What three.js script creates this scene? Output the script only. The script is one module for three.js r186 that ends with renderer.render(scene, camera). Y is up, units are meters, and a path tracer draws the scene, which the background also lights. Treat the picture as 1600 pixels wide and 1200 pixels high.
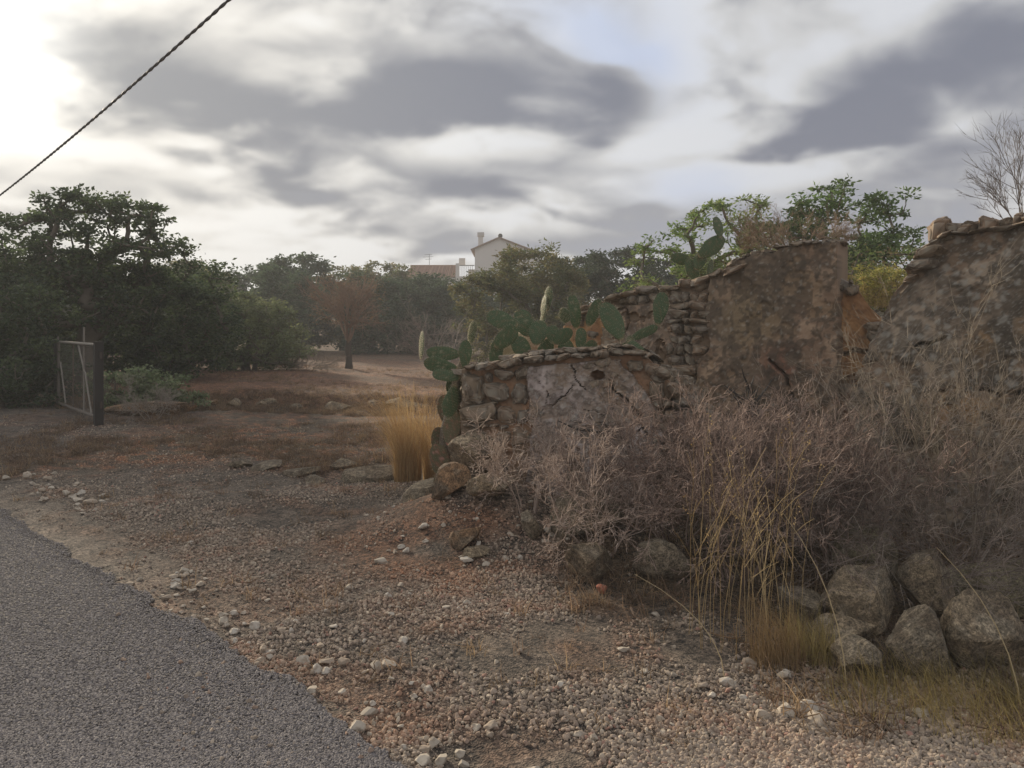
import * as THREE from 'three';
import { mergeVertices, toCreasedNormals } from 'three/addons/utils/BufferGeometryUtils.js';

// ------------------------------------------------------------------ camera
const scene = new THREE.Scene();
const camera = new THREE.PerspectiveCamera(53, 4 / 3, 0.05, 1000);
camera.position.set(0, 1.6, 0);
camera.lookAt(0, 1.6, -10);
camera.setViewOffset(1600, 1200, 0, 80, 1600, 1200);   // lens shift: a level phone, horizon a little above the middle

// ------------------------------------------------------------------ noise
function mulberry(a) { return () => { a |= 0; a = a + 0x6D2B79F5 | 0; let t = Math.imul(a ^ a >>> 15, 1 | a); t = t + Math.imul(t ^ t >>> 7, 61 | t) ^ t; return ((t ^ t >>> 14) >>> 0) / 4294967296; }; }
const PERM = new Uint8Array(1024), PV = new Float32Array(256);
{ const r = mulberry(7), p = [...Array(256).keys()]; for (let i = 255; i > 0; i--) { const j = Math.floor(r() * (i + 1)); [p[i], p[j]] = [p[j], p[i]]; } for (let i = 0; i < 1024; i++) PERM[i] = p[i & 255]; for (let i = 0; i < 256; i++) PV[i] = r(); }
function noise(x, y, z = 0) {
  const xi = Math.floor(x), yi = Math.floor(y), zi = Math.floor(z);
  let u = x - xi, v = y - yi, w = z - zi; u = u * u * (3 - 2 * u); v = v * v * (3 - 2 * v); w = w * w * (3 - 2 * w);
  const X = xi & 255, Y = yi & 255, Z = zi & 255;
  const A = PERM[X] + Y, B = PERM[X + 1] + Y, A0 = PERM[A] + Z, A1 = PERM[A + 1] + Z, B0 = PERM[B] + Z, B1 = PERM[B + 1] + Z;
  const l = (a, b, t) => a + (b - a) * t;
  return l(l(l(PV[PERM[A0]], PV[PERM[B0]], u), l(PV[PERM[A1]], PV[PERM[B1]], u), v), l(l(PV[PERM[A0 + 1]], PV[PERM[B0 + 1]], u), l(PV[PERM[A1 + 1]], PV[PERM[B1 + 1]], u), v), w);
}
function fbm(x, y, z = 0, o = 4) { let s = 0, a = 0.5, n = 0; for (let i = 0; i < o; i++) { s += a * noise(x, y, z); n += a; x = x * 2.03 + 17.1; y = y * 2.03 + 5.7; z = z * 2.03 + 9.3; a *= 0.5; } return s / n; }
const clamp = (x, a = 0, b = 1) => Math.min(b, Math.max(a, x));
const sstep = (a, b, x) => { const t = clamp((x - a) / (b - a)); return t * t * (3 - 2 * t); };
const lerp = (a, b, t) => a + (b - a) * t;
const mix3 = (a, b, t) => [lerp(a[0], b[0], t), lerp(a[1], b[1], t), lerp(a[2], b[2], t)];
const R2D = 180 / Math.PI;

// ------------------------------------------------------------------ sky: broken evening cloud, computed as a dome of directions
const SUN = new THREE.Vector3(-0.553, 0.32, -0.80).normalize();
{
  const W = 2048, H = 1024, data = new Float32Array(W * H * 4);
  // cloud masses: azimuth, elevation, half widths in degrees, tilt, how much darker (+) or lighter (-)
  const lobes = [
    [-27, 16.8, 7, 2.0, 0, 0.28], [-29.5, 11.6, 7, 2.0, 0, -0.5], [-9, 16.2, 9, 2.6, 10, 0.5], [-4, 17.2, 6, 2.4, 8, 0.4], [-17, 13.2, 5, 2.4, 0, 0.25],
    [-16, 20.9, 5, 1.3, 14, -0.45], [-7, 21.6, 6, 1.6, 0, -0.3], [12.5, 18, 2.6, 4.2, -8, -0.55], [15.5, 14.4, 5, 2.0, 10, -0.3], [25, 15.2, 10, 3.4, 14, 0.5], [30, 11, 7, 2, 0, 0.3], [22, 13.2, 6, 1.6, 10, 0.22],
    [26, 20.6, 10, 1.8, 0, -0.18], [20, 11.2, 8, 1.3, 4, -0.5], [16, 7.2, 16, 2.4, 0, 0.55], [2, 10.6, 8, 1.9, 6, 0.28], [-11, 11.9, 5, 1.2, 0, 0.3], [-15, 9.6, 6, 1.1, 2, 0.3],
    [-3.5, 13.2, 7, 1.2, 4, -0.5], [-20, 8.0, 7, 1.2, 4, -0.25], [22, 18.2, 6, 1.2, 16, -0.25], [-14, 4.4, 14, 2.2, 0, -0.6], [4, 8.0, 6, 0.8, 3, -0.3], [9, 13.2, 3.4, 1.2, 20, -0.35], [-26, 8.6, 8, 1.4, 0, 0.2], [-2, 6.0, 8, 1.1, 0, 0.25], [-36, 12, 5, 4, 0, -0.3],
  ];
  const blues = [[7.2, 19.6, 5.2, 3.0, 0, 1], [2, 22.4, 6, 2, 0, 0.5], [13, 9.6, 5, 1.6, -10, 0.5]];
  const gauss = (L, az, el) => { let dx = az - L[0], dy = el - L[1]; const c = Math.cos(L[4] / R2D), s = Math.sin(L[4] / R2D), x = (dx * c + dy * s) / L[2], y = (-dx * s + dy * c) / L[3], q = x * x + y * y; return q > 9 ? 0 : L[5] * Math.exp(-q); };
  for (let j = 0; j < H; j++) {
    const el0 = ((j + 0.5) / H - 0.5) * Math.PI;
    for (let i = 0; i < W; i++) {
      const ph = ((i + 0.5) / W - 0.5) * 2 * Math.PI, el = Math.max(el0, 0.0), ce = Math.cos(el), x = Math.cos(ph) * ce, y = Math.sin(el), z = Math.sin(ph) * ce, k = (j * W + i) * 4;
      if (el0 < -0.02) { data[k] = 0.1; data[k + 1] = 0.09; data[k + 2] = 0.08; data[k + 3] = 1; continue; }
      const s = 2.1 / (y + 0.16), px = x * s, pz = z * s;                      // the cloud layer lies flat overhead
      const wx = fbm(px * 0.9 + 3, pz * 0.9, 1.5, 3) - 0.5, wz = fbm(px * 0.9, pz * 0.9 + 8, 4.5, 3) - 0.5;
      const n1 = fbm(px * 0.55 + wx * 0.9, pz * 0.75 + wz * 0.9, 2.2, 4), n2 = 0.5 * fbm(px * 1.7 + wx * 2.2, pz * 2.1 + wz * 2.2, 7.7, 6) + 0.5 * fbm(x * 9 + wx * 1.2, y * 17 + wz * 1.2, z * 9, 7);
      let az = Math.atan2(x, -z) * R2D + (n2 - 0.5) * 9 + wx * 5, e = el * R2D + (n2 - 0.5) * 4.5 + wz * 2.2;
      let t = 0.46 + (n1 - 0.5) * 0.75 + (n2 - 0.5) * 2.1, b = 0;
      for (const L of lobes) t += gauss(L, az, e);
      for (const L of blues) b += gauss(L, az, e);
      t = sstep(0.12, 0.94, t);
      const cosS = clamp(x * SUN.x + y * SUN.y + z * SUN.z, -1, 1), ang = Math.acos(cosS) * R2D;
      const s1 = Math.exp(-Math.pow(ang / 27, 2)), s2 = Math.exp(-Math.pow(ang / 4.2, 2)), s3 = Math.exp(-Math.pow(ang / 60, 2));
      let light = mix3(mix3([0.50, 0.505, 0.515], [0.66, 0.66, 0.65], s3), [0.93, 0.885, 0.80], s1), dark = mix3([0.152, 0.166, 0.212], [0.31, 0.312, 0.318], s1);
      const front = 1 + 0.4 * sstep(0.3, -0.75, cosS); light = light.map((v) => v * front); dark = dark.map((v) => v * front);       // sun-facing clouds out of view behind the viewer, brightened to light walls and trees
      let c = mix3(light, dark, t);
      b = clamp(b * sstep(0.75, 0.3, t) + 0.25 * sstep(0.3, 0.0, t));
      c = mix3(c, mix3([0.36, 0.43, 0.60], [0.85, 0.86, 0.86], s1), b * 0.8);
      const g = s2 * (1.6 - 0.8 * t);
      const q = 0.8; data[k] = q * (c[0] + g); data[k + 1] = q * (c[1] + g * 0.97); data[k + 2] = q * (c[2] + g * 0.88); data[k + 3] = 1;
    }
  }
  const sky = new THREE.DataTexture(data, W, H, THREE.RGBAFormat, THREE.FloatType);
  sky.mapping = THREE.EquirectangularReflectionMapping; sky.magFilter = THREE.LinearFilter; sky.minFilter = THREE.LinearFilter; sky.needsUpdate = true;
  scene.background = sky; scene.environment = sky;
}

// ------------------------------------------------------------------ sun, veiled by thin cloud
const sun = new THREE.DirectionalLight(new THREE.Color(1.0, 0.86, 0.66), 3.2);
sun.position.copy(SUN).multiplyScalar(60); sun.target.position.set(0, 0, 0);
sun.castShadow = true; sun.shadow.radius = 9; sun.shadow.mapSize.set(2048, 2048);
Object.assign(sun.shadow.camera, { left: -40, right: 40, top: 40, bottom: -40, near: 1, far: 160 });
scene.add(sun, sun.target);

const renderer = new THREE.WebGLRenderer({ antialias: true });
renderer.setSize(1024, 768);
renderer.shadowMap.enabled = true;
renderer.toneMapping = THREE.LinearToneMapping;
renderer.toneMappingExposure = 1.62;

// ------------------------------------------------------------------ helpers
const used = new Map();
function numbered(name) { const n = used.get(name) || 0; used.set(name, n + 1); return n ? `${name}_${String(n).padStart(3, '0')}` : name; }
function tag(o, label, category, group, kind) { o.userData.label = label; if (category) o.userData.category = category; if (group) o.userData.group = group; if (kind) o.userData.kind = kind; return o; }
function top(o, name) { o.name = numbered(name); scene.add(o); return o; }
function thing(name, label, category, p = [0, 0, 0], turn = 0, group) { const g = top(new THREE.Group(), name); g.position.set(...p); g.rotation.y = turn; return tag(g, label, category, group, /wall|infill|grass/.test(name) ? 'thing' : undefined); }
function part(parent, name, geo, mat) { const m = new THREE.Mesh(geo, mat); m.name = name; parent.add(m); return m; }
const V = (x, y, z) => new THREE.Vector3(x, y, z);

class MB {                                        // collects triangles with colours and normals
  constructor() { this.p = []; this.n = []; this.c = []; this.i = []; }
  get count() { return this.p.length / 3; }
  vert(x, y, z, nx, ny, nz, c) { this.p.push(x, y, z); this.n.push(nx, ny, nz); this.c.push(c[0], c[1], c[2]); return this.p.length / 3 - 1; }
  tube(pts, rad, sides, col, cap = true) {        // pts: arrays of three numbers
    const m = pts.length; let first = this.count;
    let px = 0.31, py = 0.17, pz = 0.93;
    for (let k = 0; k < m; k++) {
      const a = pts[Math.max(0, k - 1)], b = pts[Math.min(m - 1, k + 1)];
      let dx = b[0] - a[0], dy = b[1] - a[1], dz = b[2] - a[2]; const l = Math.hypot(dx, dy, dz) || 1; dx /= l; dy /= l; dz /= l;
      let d = px * dx + py * dy + pz * dz; let ux = px - d * dx, uy = py - d * dy, uz = pz - d * dz; let ul = Math.hypot(ux, uy, uz);
      if (ul < 0.05) { ux = dy; uy = -dx; uz = 0.01; ul = Math.hypot(ux, uy, uz) || 1; } ux /= ul; uy /= ul; uz /= ul; px = ux; py = uy; pz = uz;
      const vx = dy * uz - dz * uy, vy = dz * ux - dx * uz, vz = dx * uy - dy * ux;
      const c = Array.isArray(col[0]) ? col[k] : col;
      for (let s = 0; s < sides; s++) { const t = s / sides * Math.PI * 2, cs = Math.cos(t), sn = Math.sin(t), nx = ux * cs + vx * sn, ny = uy * cs + vy * sn, nz = uz * cs + vz * sn; this.vert(pts[k][0] + nx * rad[k], pts[k][1] + ny * rad[k], pts[k][2] + nz * rad[k], nx, ny, nz, c); }
      if (k) for (let s = 0; s < sides; s++) { const q = first + (k - 1) * sides, s2 = (s + 1) % sides; this.i.push(q + s, q + s2, q + sides + s, q + s2, q + sides + s2, q + sides + s); }
    }
    if (cap && rad[m - 1] > 0.004) for (const [k, f] of [[0, 1], [m - 1, 0]]) { const q = first + k * sides; for (let s = 1; s + 1 < sides; s++) f ? this.i.push(q, q + s + 1, q + s) : this.i.push(q, q + s, q + s + 1); }
  }
  leaf(x, y, z, dx, dy, dz, len, wid, fold, rng, c) {          // a folded leaf: two triangles along its midrib
    let ax = rng() - 0.5, ay = rng() - 0.5, az = rng() - 0.5; let sx = dy * az - dz * ay, sy = dz * ax - dx * az, sz = dx * ay - dy * ax; const sl = Math.hypot(sx, sy, sz) || 1; sx /= sl; sy /= sl; sz /= sl;
    const nx = dy * sz - dz * sy, ny = dz * sx - dx * sz, nz = dx * sy - dy * sx, w = wid / 2, mx = x + dx * len * 0.5, my = y + dy * len * 0.5, mz = z + dz * len * 0.5, f = fold * w;
    const a = this.vert(x, y, z, nx, ny, nz, c), b = this.vert(mx + sx * w + nx * f, my + sy * w + ny * f, mz + sz * w + nz * f, nx, ny, nz, c), t = this.vert(x + dx * len, y + dy * len, z + dz * len, nx, ny, nz, c), d = this.vert(mx - sx * w + nx * f, my - sy * w + ny * f, mz - sz * w + nz * f, nx, ny, nz, c);
    this.i.push(a, t, b, a, d, t);
  }
  blade(x, y, z, dx, dz, h, lean, wid, c, segs = 3, droop = 1) {        // a grass blade bending over
    const sx = -dz, sz = dx, f = this.count;
    for (let k = 0; k <= segs; k++) { const t = k / segs, w = wid * (1 - t * 0.85) / 2, o = lean * t * t, yy = y + h * (t - 0.18 * droop * lean / h * t * t * t), xx = x + dx * o, zz = z + dz * o; this.vert(xx + sx * w, yy, zz + sz * w, dx * 0.9, 0.4, dz * 0.9, c); this.vert(xx - sx * w, yy, zz - sz * w, dx * 0.9, 0.4, dz * 0.9, c); if (k) { const q = f + k * 2 - 2; this.i.push(q, q + 1, q + 2, q + 1, q + 3, q + 2); } }
  }
  box(x0, y0, z0, x1, y1, z1, c) {
    const F = [[[1, 0, 0], [[x1, y0, z0], [x1, y1, z0], [x1, y1, z1], [x1, y0, z1]]], [[-1, 0, 0], [[x0, y0, z1], [x0, y1, z1], [x0, y1, z0], [x0, y0, z0]]], [[0, 1, 0], [[x0, y1, z0], [x0, y1, z1], [x1, y1, z1], [x1, y1, z0]]], [[0, -1, 0], [[x0, y0, z1], [x0, y0, z0], [x1, y0, z0], [x1, y0, z1]]], [[0, 0, 1], [[x0, y0, z1], [x1, y0, z1], [x1, y1, z1], [x0, y1, z1]]], [[0, 0, -1], [[x1, y0, z0], [x0, y0, z0], [x0, y1, z0], [x1, y1, z0]]]];
    for (const [n, q] of F) { const f = this.count; for (const v of q) this.vert(...v, ...n, c); this.i.push(f, f + 1, f + 2, f, f + 2, f + 3); }
  }
  geo(computeNormals = false) { const g = new THREE.BufferGeometry(); g.setAttribute('position', new THREE.Float32BufferAttribute(this.p, 3)); g.setAttribute('normal', new THREE.Float32BufferAttribute(this.n, 3)); g.setAttribute('color', new THREE.Float32BufferAttribute(this.c, 3)); g.setIndex(this.i); if (computeNormals) g.computeVertexNormals(); return g; }
}

// tileable speckle texture: value = layered periodic noise; returns [colour texture, height texture]
function makeTexture(size, seed, fn) {
  const r = mulberry(seed), lat = {};
  const per = (x, y, n) => { const g = lat[n] ||= Float32Array.from({ length: n * n }, () => r()); x = x * n; y = y * n; const xi = Math.floor(x), yi = Math.floor(y); let u = x - xi, v = y - yi; u = u * u * (3 - 2 * u); v = v * v * (3 - 2 * v); const a = xi % n, b = (xi + 1) % n, c = (yi % n) * n, d = ((yi + 1) % n) * n; return lerp(lerp(g[c + a], g[c + b], u), lerp(g[d + a], g[d + b], u), v); };
  const col = new Uint8Array(size * size * 4), bump = new Uint8Array(size * size * 4);
  for (let j = 0; j < size; j++) for (let i = 0; i < size; i++) { const [c, h] = fn((n) => per(i / size, j / size, n)), k = (j * size + i) * 4; for (let q = 0; q < 3; q++) { col[k + q] = clamp(c[q]) * 255; bump[k + q] = clamp(h) * 255; } col[k + 3] = bump[k + 3] = 255; }
  return [col, bump].map((d, q) => { const t = new THREE.DataTexture(d, size, size); t.wrapS = t.wrapT = THREE.RepeatWrapping; t.magFilter = THREE.LinearFilter; t.minFilter = THREE.LinearMipmapLinearFilter; t.generateMipmaps = true; if (!q) t.colorSpace = THREE.SRGBColorSpace; t.needsUpdate = true; return t; });
}
const rough = (o) => new THREE.MeshStandardMaterial({ roughness: 0.95, metalness: 0, vertexColors: true, ...o });
const leafy = (o) => new THREE.MeshPhysicalMaterial({ roughness: 0.9, vertexColors: true, transmission: 0.35, thickness: 0, side: THREE.DoubleSide, specularIntensity: 0.3, ...o });

// ------------------------------------------------------------------ ground
const along = (x, z) => -(x + 0.33) * 0.72 - (z + 2.83) * 0.694;                 // metres along the road edge, away from the viewer
function roadSide(x, z) { const a = along(x, z); return (x + 0.33) * 0.694 - (z + 2.83) * 0.72 + 0.16 * (fbm(a * 0.7, 3.3, 0, 3) - 0.5) + 0.10 * (noise(a * 5, 8.1) - 0.5) + 0.04 * (noise(a * 17, 2.1) - 0.5); }   // > 0: verge, < 0: asphalt
const fieldEdge = (x, z) => -z + 1.6 * (fbm(x * 0.35, 2.7, 0, 3) - 0.5) + 0.5 * (noise(x * 1.7, 4.4) - 0.5) - 14.6 - Math.max(0, -x - 7) * 0.2;
function ground(x, z) {
  const d = -z; let h = 0;
  h += 0.25 * sstep(0, 1.0, fieldEdge(x, z));
  h += 0.12 * sstep(8.5, 12.5, d) * sstep(-3, -6, x);
  h += 0.10 * sstep(7.5, 10, d) * sstep(2, -1, x);
  h += 4.2 * sstep(46, 84, d);
  h += 0.30 * Math.exp(-(Math.pow((x + 0.28) / 0.75, 2) + Math.pow((z + 6.35) / 0.55, 2)));
  h += 0.10 * sstep(-4.6, -6.0, z) * sstep(-1.2, 0.2, x) * sstep(-9, -7, z);
  h += 0.07 * Math.exp(-Math.pow((z + 8.0 + 0.3 * x) / 0.5, 2)) * sstep(-4.5, -2.5, x) * sstep(0.2, -0.8, x);
  const s = (x + 0.33) * 0.694 - (z + 2.83) * 0.72;
  const bumpy = sstep(0.0, 0.5, s);
  h += bumpy * (0.05 * (fbm(x * 1.1, z * 1.1, 3, 3) - 0.5) + 0.035 * (fbm(x * 5, z * 5, 9, 3) - 0.5));
  const litter = sstep(-0.9, 0.0, fieldEdge(x, z)) * sstep(1.4, 0.2, fieldEdge(x, z));
  h += litter * 0.20 * (fbm(x * 1.8, z * 1.8, 5, 4) - 0.42);
  h += sstep(0.4, 3, fieldEdge(x, z)) * 0.10 * (fbm(x * 0.9, z * 0.9, 6, 4) - 0.5);
  h -= 0.03 * Math.exp(-Math.pow((s - 0.18) / 0.16, 2)) * sstep(3.5, 1.0, along(x, z));
  if (s < 0) h = lerp(h, -0.05, sstep(0, -0.25, s));
  return h;
}
const [groundTex, groundBump] = makeTexture(1024, 11, (n) => { const f = n(340), m = n(120), q = n(48), b = n(13); const v = 0.62 + 0.34 * (f - 0.5) + 0.38 * (m - 0.5) + 0.26 * (q - 0.5) + 0.2 * (b - 0.5) + (f > 0.83 ? 0.12 : 0) - (m < 0.16 ? 0.16 : 0); return [[v * 1.0, v * 0.985, v * 0.96], 0.5 * f + 0.4 * m + 0.1 * q]; });
function spread(from, to, list) { const o = [from]; let x = from; while (x < to) { let st = 0; for (const [a, b, s, g] of list) { const d = x < a ? a - x : x > b ? x - b : 0; const v = s + d * g; if (!st || v < st) st = v; } x += st; o.push(Math.min(x, to)); } return o; }
const C = { path: [0.27, 0.215, 0.17], red: [0.37, 0.20, 0.12], dust: [0.37, 0.30, 0.24], litter: [0.23, 0.165, 0.11], field: [0.52, 0.235, 0.115], dark: [0.15, 0.105, 0.07], straw: [0.27, 0.20, 0.12] };
function groundColor(x, z) {
  const d = -z, s = roadSide(x, z), a = along(x, z), f = fieldEdge(x, z);
  const n1 = fbm(x * 0.8, z * 0.8, 1, 4), n2 = fbm(x * 3.1, z * 3.1, 2, 4), n3 = fbm(x * 9, z * 9, 4, 3);
  let c = mix3(C.path, C.dust, sstep(0.45, 0.7, n1) * 0.5);
  c = mix3(c, C.red, clamp(sstep(0.50, 0.66, n2) * 0.45 + 0.9 * Math.exp(-(Math.pow((x + 0.75) / 0.9, 2) + Math.pow((z + 5.6) / 1.0, 2))) * sstep(0.3, 0.6, n2 + 0.1)));
  c = mix3(c, C.red, 0.5 * sstep(0.48, 0.6, fbm(x * 2.2, z * 2.2, 8, 3)) * sstep(0.8, 0.15, s) * sstep(4, 2, a));
  c = mix3(c, C.dust, sstep(0.42, 0.05, s + 0.2 * (n2 - 0.5)) * sstep(1.6, 3.4, a) * 0.9);                     // pale dusty strip along the asphalt
  const mid = sstep(-6.6, -5.2, f + 2.2 * (n1 - 0.5) + 1.2 * (n2 - 0.5)) * sstep(-6.2, -4.6, x + 1.5 * (n1 - 0.5));    // weedy strip before the field
  c = mix3(c, mix3(C.litter, mix3(C.straw, C.field, sstep(0.36, 0.5, n2)), sstep(0.36, 0.56, n3)), mid * 0.9);
  c = mix3(c, mix3(C.litter, C.dark, n3), sstep(0.52, 0.68, n2) * mid * 0.7);
  c = mix3(c, mix3(mix3(C.field, C.red, n2), C.litter, sstep(0.52, 0.64, fbm(x * 0.5, z * 0.9, 12, 4)) * 0.45), sstep(-0.2, 0.7, f));
  c = mix3(c, mix3(C.straw, C.litter, n2), sstep(1, 5, f) * sstep(26, 36, d) * 0.35);
  c = mix3(c, mix3(C.path, C.straw, n2 * 0.8), sstep(1.2, 0.2, Math.abs(z + 5.3 - 0.25 * x)) * sstep(0.1, 0.8, x));      // litter under the bushes
  c = mix3(c, mix3(C.litter, C.straw, n3), sstep(0.5, 1.1, x * 0.8 + (d - 3.4) * 0.25 - 0.75 + 0.5 * (n2 - 0.5)) * sstep(6, 5, d) * 0.85);
  return c;
}
const groundMat = rough({ map: groundTex, bumpMap: groundBump, bumpScale: 0.012 });
{
  const xs = spread(-160, 160, [[-3.5, 3.2, 0.045, 0.03], [-9, 5, 0.09, 0.03]]), zs = spread(-220, 14, [[-9.5, -2.2, 0.045, 0.045], [-16, -2, 0.09, 0.03]]);
  const nx = xs.length, nz = zs.length, P = new Float32Array(nx * nz * 3), U = new Float32Array(nx * nz * 2), K = new Float32Array(nx * nz * 3), I = [];
  for (let j = 0; j < nz; j++) for (let i = 0; i < nx; i++) { const k = j * nx + i, x = xs[i], z = zs[j]; P.set([x, ground(x, z), z], k * 3); U.set([x / 1.7, z / 1.7], k * 2); K.set(groundColor(x, z), k * 3); if (i && j) I.push(k - nx - 1, k - 1, k, k - nx - 1, k, k - nx); }
  const g = new THREE.BufferGeometry(); g.setAttribute('position', new THREE.BufferAttribute(P, 3)); g.setAttribute('uv', new THREE.BufferAttribute(U, 2)); g.setAttribute('color', new THREE.BufferAttribute(K, 3)); g.setIndex(I); g.computeVertexNormals();
  top(tag(new THREE.Mesh(g, groundMat), 'reddish gravel and bare earth between the road and the trees', null, null, 'structure'), 'ground');
}
// ------------------------------------------------------------------ asphalt road, worn chip surface with a ragged edge
const [tarTex, tarBump] = makeTexture(1024, 23, (n) => { const f = n(300), m = n(170), q = n(40), b = n(9); const v = 0.66 + 0.5 * (m - 0.5) + 0.35 * (f - 0.5) + 0.1 * (q - 0.5) + 0.1 * (b - 0.5); return [[v, v * 0.975, v * 0.985], 0.65 * m + 0.35 * f]; });
const roadTop = (x, z) => 0.012 + 0.012 * (fbm(x * 0.6, z * 0.6, 2, 3) - 0.5);
{
  const P = [], U = [], K = [], I = [], ts = spread(-9, 16, [[-1, 6, 0.03, 0.03]]), ws = spread(0, 4.6, [[0, 1.4, 0.04, 0.05]]);
  const tx = -0.72, tz = -0.694, nx = -0.694, nz = 0.72;
  let cols = ws.length + 1;
  ts.forEach((t, j) => {
    let e = 0; for (let q = 0; q < 3; q++) { const x = -0.33 + tx * t + nx * e, z = -2.83 + tz * t + nz * e; e += roadSide(x, z); }
    for (let i = -1; i < ws.length; i++) {
      const w = i < 0 ? -0.012 : ws[i], x = -0.33 + tx * t + nx * (e + w), z = -2.83 + tz * t + nz * (e + w), n = fbm(x * 1.2, z * 1.2, 31, 4), wear = sstep(0.35, 0.0, w + 0.25 * (n - 0.5)) * sstep(0.35, 0.65, fbm(x * 6, z * 6, 3, 3));
      P.push(x, i < 0 ? -0.06 : roadTop(x, z) - 0.012 * sstep(0.1, 0, w), z); U.push(x / 1.3, z / 1.3); K.push(...mix3(mix3([0.118, 0.10, 0.094], [0.15, 0.128, 0.118], sstep(0.4, 0.65, n)), [0.25, 0.205, 0.165], wear * 0.65));
      if (j && i >= 0) { const k = j * cols + i + 1; I.push(k - cols - 1, k, k - 1, k - cols - 1, k - cols, k); }
    }
  });
  const g = new THREE.BufferGeometry(); g.setAttribute('position', new THREE.Float32BufferAttribute(P, 3)); g.setAttribute('uv', new THREE.Float32BufferAttribute(U, 2)); g.setAttribute('color', new THREE.Float32BufferAttribute(K, 3)); g.setIndex(I); g.computeVertexNormals();
  top(tag(new THREE.Mesh(g, rough({ map: tarTex, bumpMap: tarBump, bumpScale: 0.02, roughness: 0.85 })), 'worn grey asphalt lane with a crumbling edge', null, null, 'structure'), 'road');
}

// ------------------------------------------------------------------ stones
function rockGeo(seed, detail, facets = 9, amp = 0.16, tight = 0.72, smooth = 0.7) {
  const r = mulberry(seed), g0 = new THREE.IcosahedronGeometry(1, detail); g0.deleteAttribute('uv'); g0.deleteAttribute('normal'); const g = mergeVertices(g0, 1e-4), p = g.attributes.position, planes = [];
  for (let k = 0; k < facets; k++) { const v = V(r() - 0.5, r() - 0.5, r() - 0.5).normalize(); planes.push([v, tight + r() * (0.98 - tight)]); }
  const o = r() * 50, v = V(0, 0, 0);
  for (let k = 0; k < p.count; k++) {
    v.fromBufferAttribute(p, k); v.multiplyScalar(1 + amp * 1.6 * (noise(v.x * 1.3 + o, v.y * 1.3, v.z * 1.3) - 0.5));
    for (const [n, d] of planes) { const q = v.dot(n); if (q > d) v.addScaledVector(n, (d - q) * 0.95); }
    const m = 1 + amp * (fbm(v.x * 3 + o, v.y * 3, v.z * 3, 3) - 0.5) + amp * 0.35 * (noise(v.x * 13 + o, v.y * 13, v.z * 13) - 0.5); v.multiplyScalar(m); p.setXYZ(k, v.x, v.y, v.z);
  }
  return toCreasedNormals(g, smooth);
}
function paint(g, fn) { const p = g.attributes.position, c = new Float32Array(p.count * 3); for (let k = 0; k < p.count; k++) c.set(fn(p.getX(k), p.getY(k), p.getZ(k)), k * 3); g.setAttribute('color', new THREE.BufferAttribute(c, 3)); return g; }
function boxUV(g, s) { const p = g.attributes.position, n = g.attributes.normal, u = new Float32Array(p.count * 2); for (let k = 0; k < p.count; k++) { const x = Math.abs(n.getX(k)), y = Math.abs(n.getY(k)), z = Math.abs(n.getZ(k)); u.set(y > x && y > z ? [p.getX(k) / s, p.getZ(k) / s] : x > z ? [p.getZ(k) / s, p.getY(k) / s] : [p.getX(k) / s, p.getY(k) / s], k * 2); } g.setAttribute('uv', new THREE.BufferAttribute(u, 2)); return g; }

// ------------------------------------------------------------------ the ruined house: three walls of rubble under old plaster
const wallMat = rough({ color: new THREE.Color(1.12, 1.1, 1.06) }), stoneMat = rough({});
const STONES = [];                                   // block-like stones, built once and shared
for (let k = 0; k < 12; k++) {
  const warm = [[0.22, 0.165, 0.11], [0.18, 0.14, 0.10], [0.26, 0.17, 0.105], [0.16, 0.13, 0.10]][k % 4], r = mulberry(300 + k), g0 = new THREE.IcosahedronGeometry(1, 9); g0.deleteAttribute('uv'); g0.deleteAttribute('normal');
  const g = mergeVertices(g0, 1e-4), p = g.attributes.position, v = V(0, 0, 0), cuts = [], o = k * 7.3;
  for (let q = 0; q < 13; q++) { const n = V(r() - 0.5, r() - 0.5, r() - 0.5); if (q < 7) n.set(Math.sign(n.x) * (0.4 + r()), Math.sign(n.y) * (0.4 + r()), Math.sign(n.z) * (0.3 + r())); n.normalize(); cuts.push([n, q < 7 ? 0.88 + 0.3 * r() : 0.74 + 0.2 * r()]); }
  for (let q = 0; q < p.count; q++) {
    v.fromBufferAttribute(p, q); v.set(...v.toArray().map((x) => Math.sign(x) * Math.pow(Math.abs(x), 0.36))); v.multiplyScalar(1 + 0.25 * (noise(v.x * 1.2 + o, v.y * 1.2, v.z * 1.2) - 0.5));
    for (const [n, d] of cuts) { const e = v.dot(n); if (e > d) v.addScaledVector(n, (d - e) * 0.96); }
    v.multiplyScalar(1 + 0.34 * (fbm(v.x * 2.2 + o, v.y * 2.2, v.z * 2.2, 4) - 0.5) + 0.12 * (fbm(v.x * 8 + o, v.y * 9, v.z * 9, 2) - 0.5)); p.setXYZ(q, v.x, v.y, v.z);
  }
  g.computeBoundingBox(); { const b = g.boundingBox; g.translate(-(b.min.x + b.max.x) / 2, -(b.min.y + b.max.y) / 2, -(b.min.z + b.max.z) / 2); g.scale(2 / (b.max.x - b.min.x), 2 / (b.max.y - b.min.y), 2 / (b.max.z - b.min.z)); }
  STONES.push(paint(toCreasedNormals(g, 0.3), (x, y, z) => { const n = fbm(x * 2 + k * 7, y * 2, z * 2, 4), m = fbm(x * 7, y * 7 + k, z * 7, 3); let c = mix3(warm, [0.28, 0.21, 0.15], sstep(0.45, 0.65, n)); c = mix3(c, [0.10, 0.08, 0.058], sstep(0.50, 0.64, m) * 0.75); return mix3(c, [0.38, 0.35, 0.28], sstep(0.62, 0.72, noise(x * 6 + k, y * 6, z * 6)) * 0.5); }));
}
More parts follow.
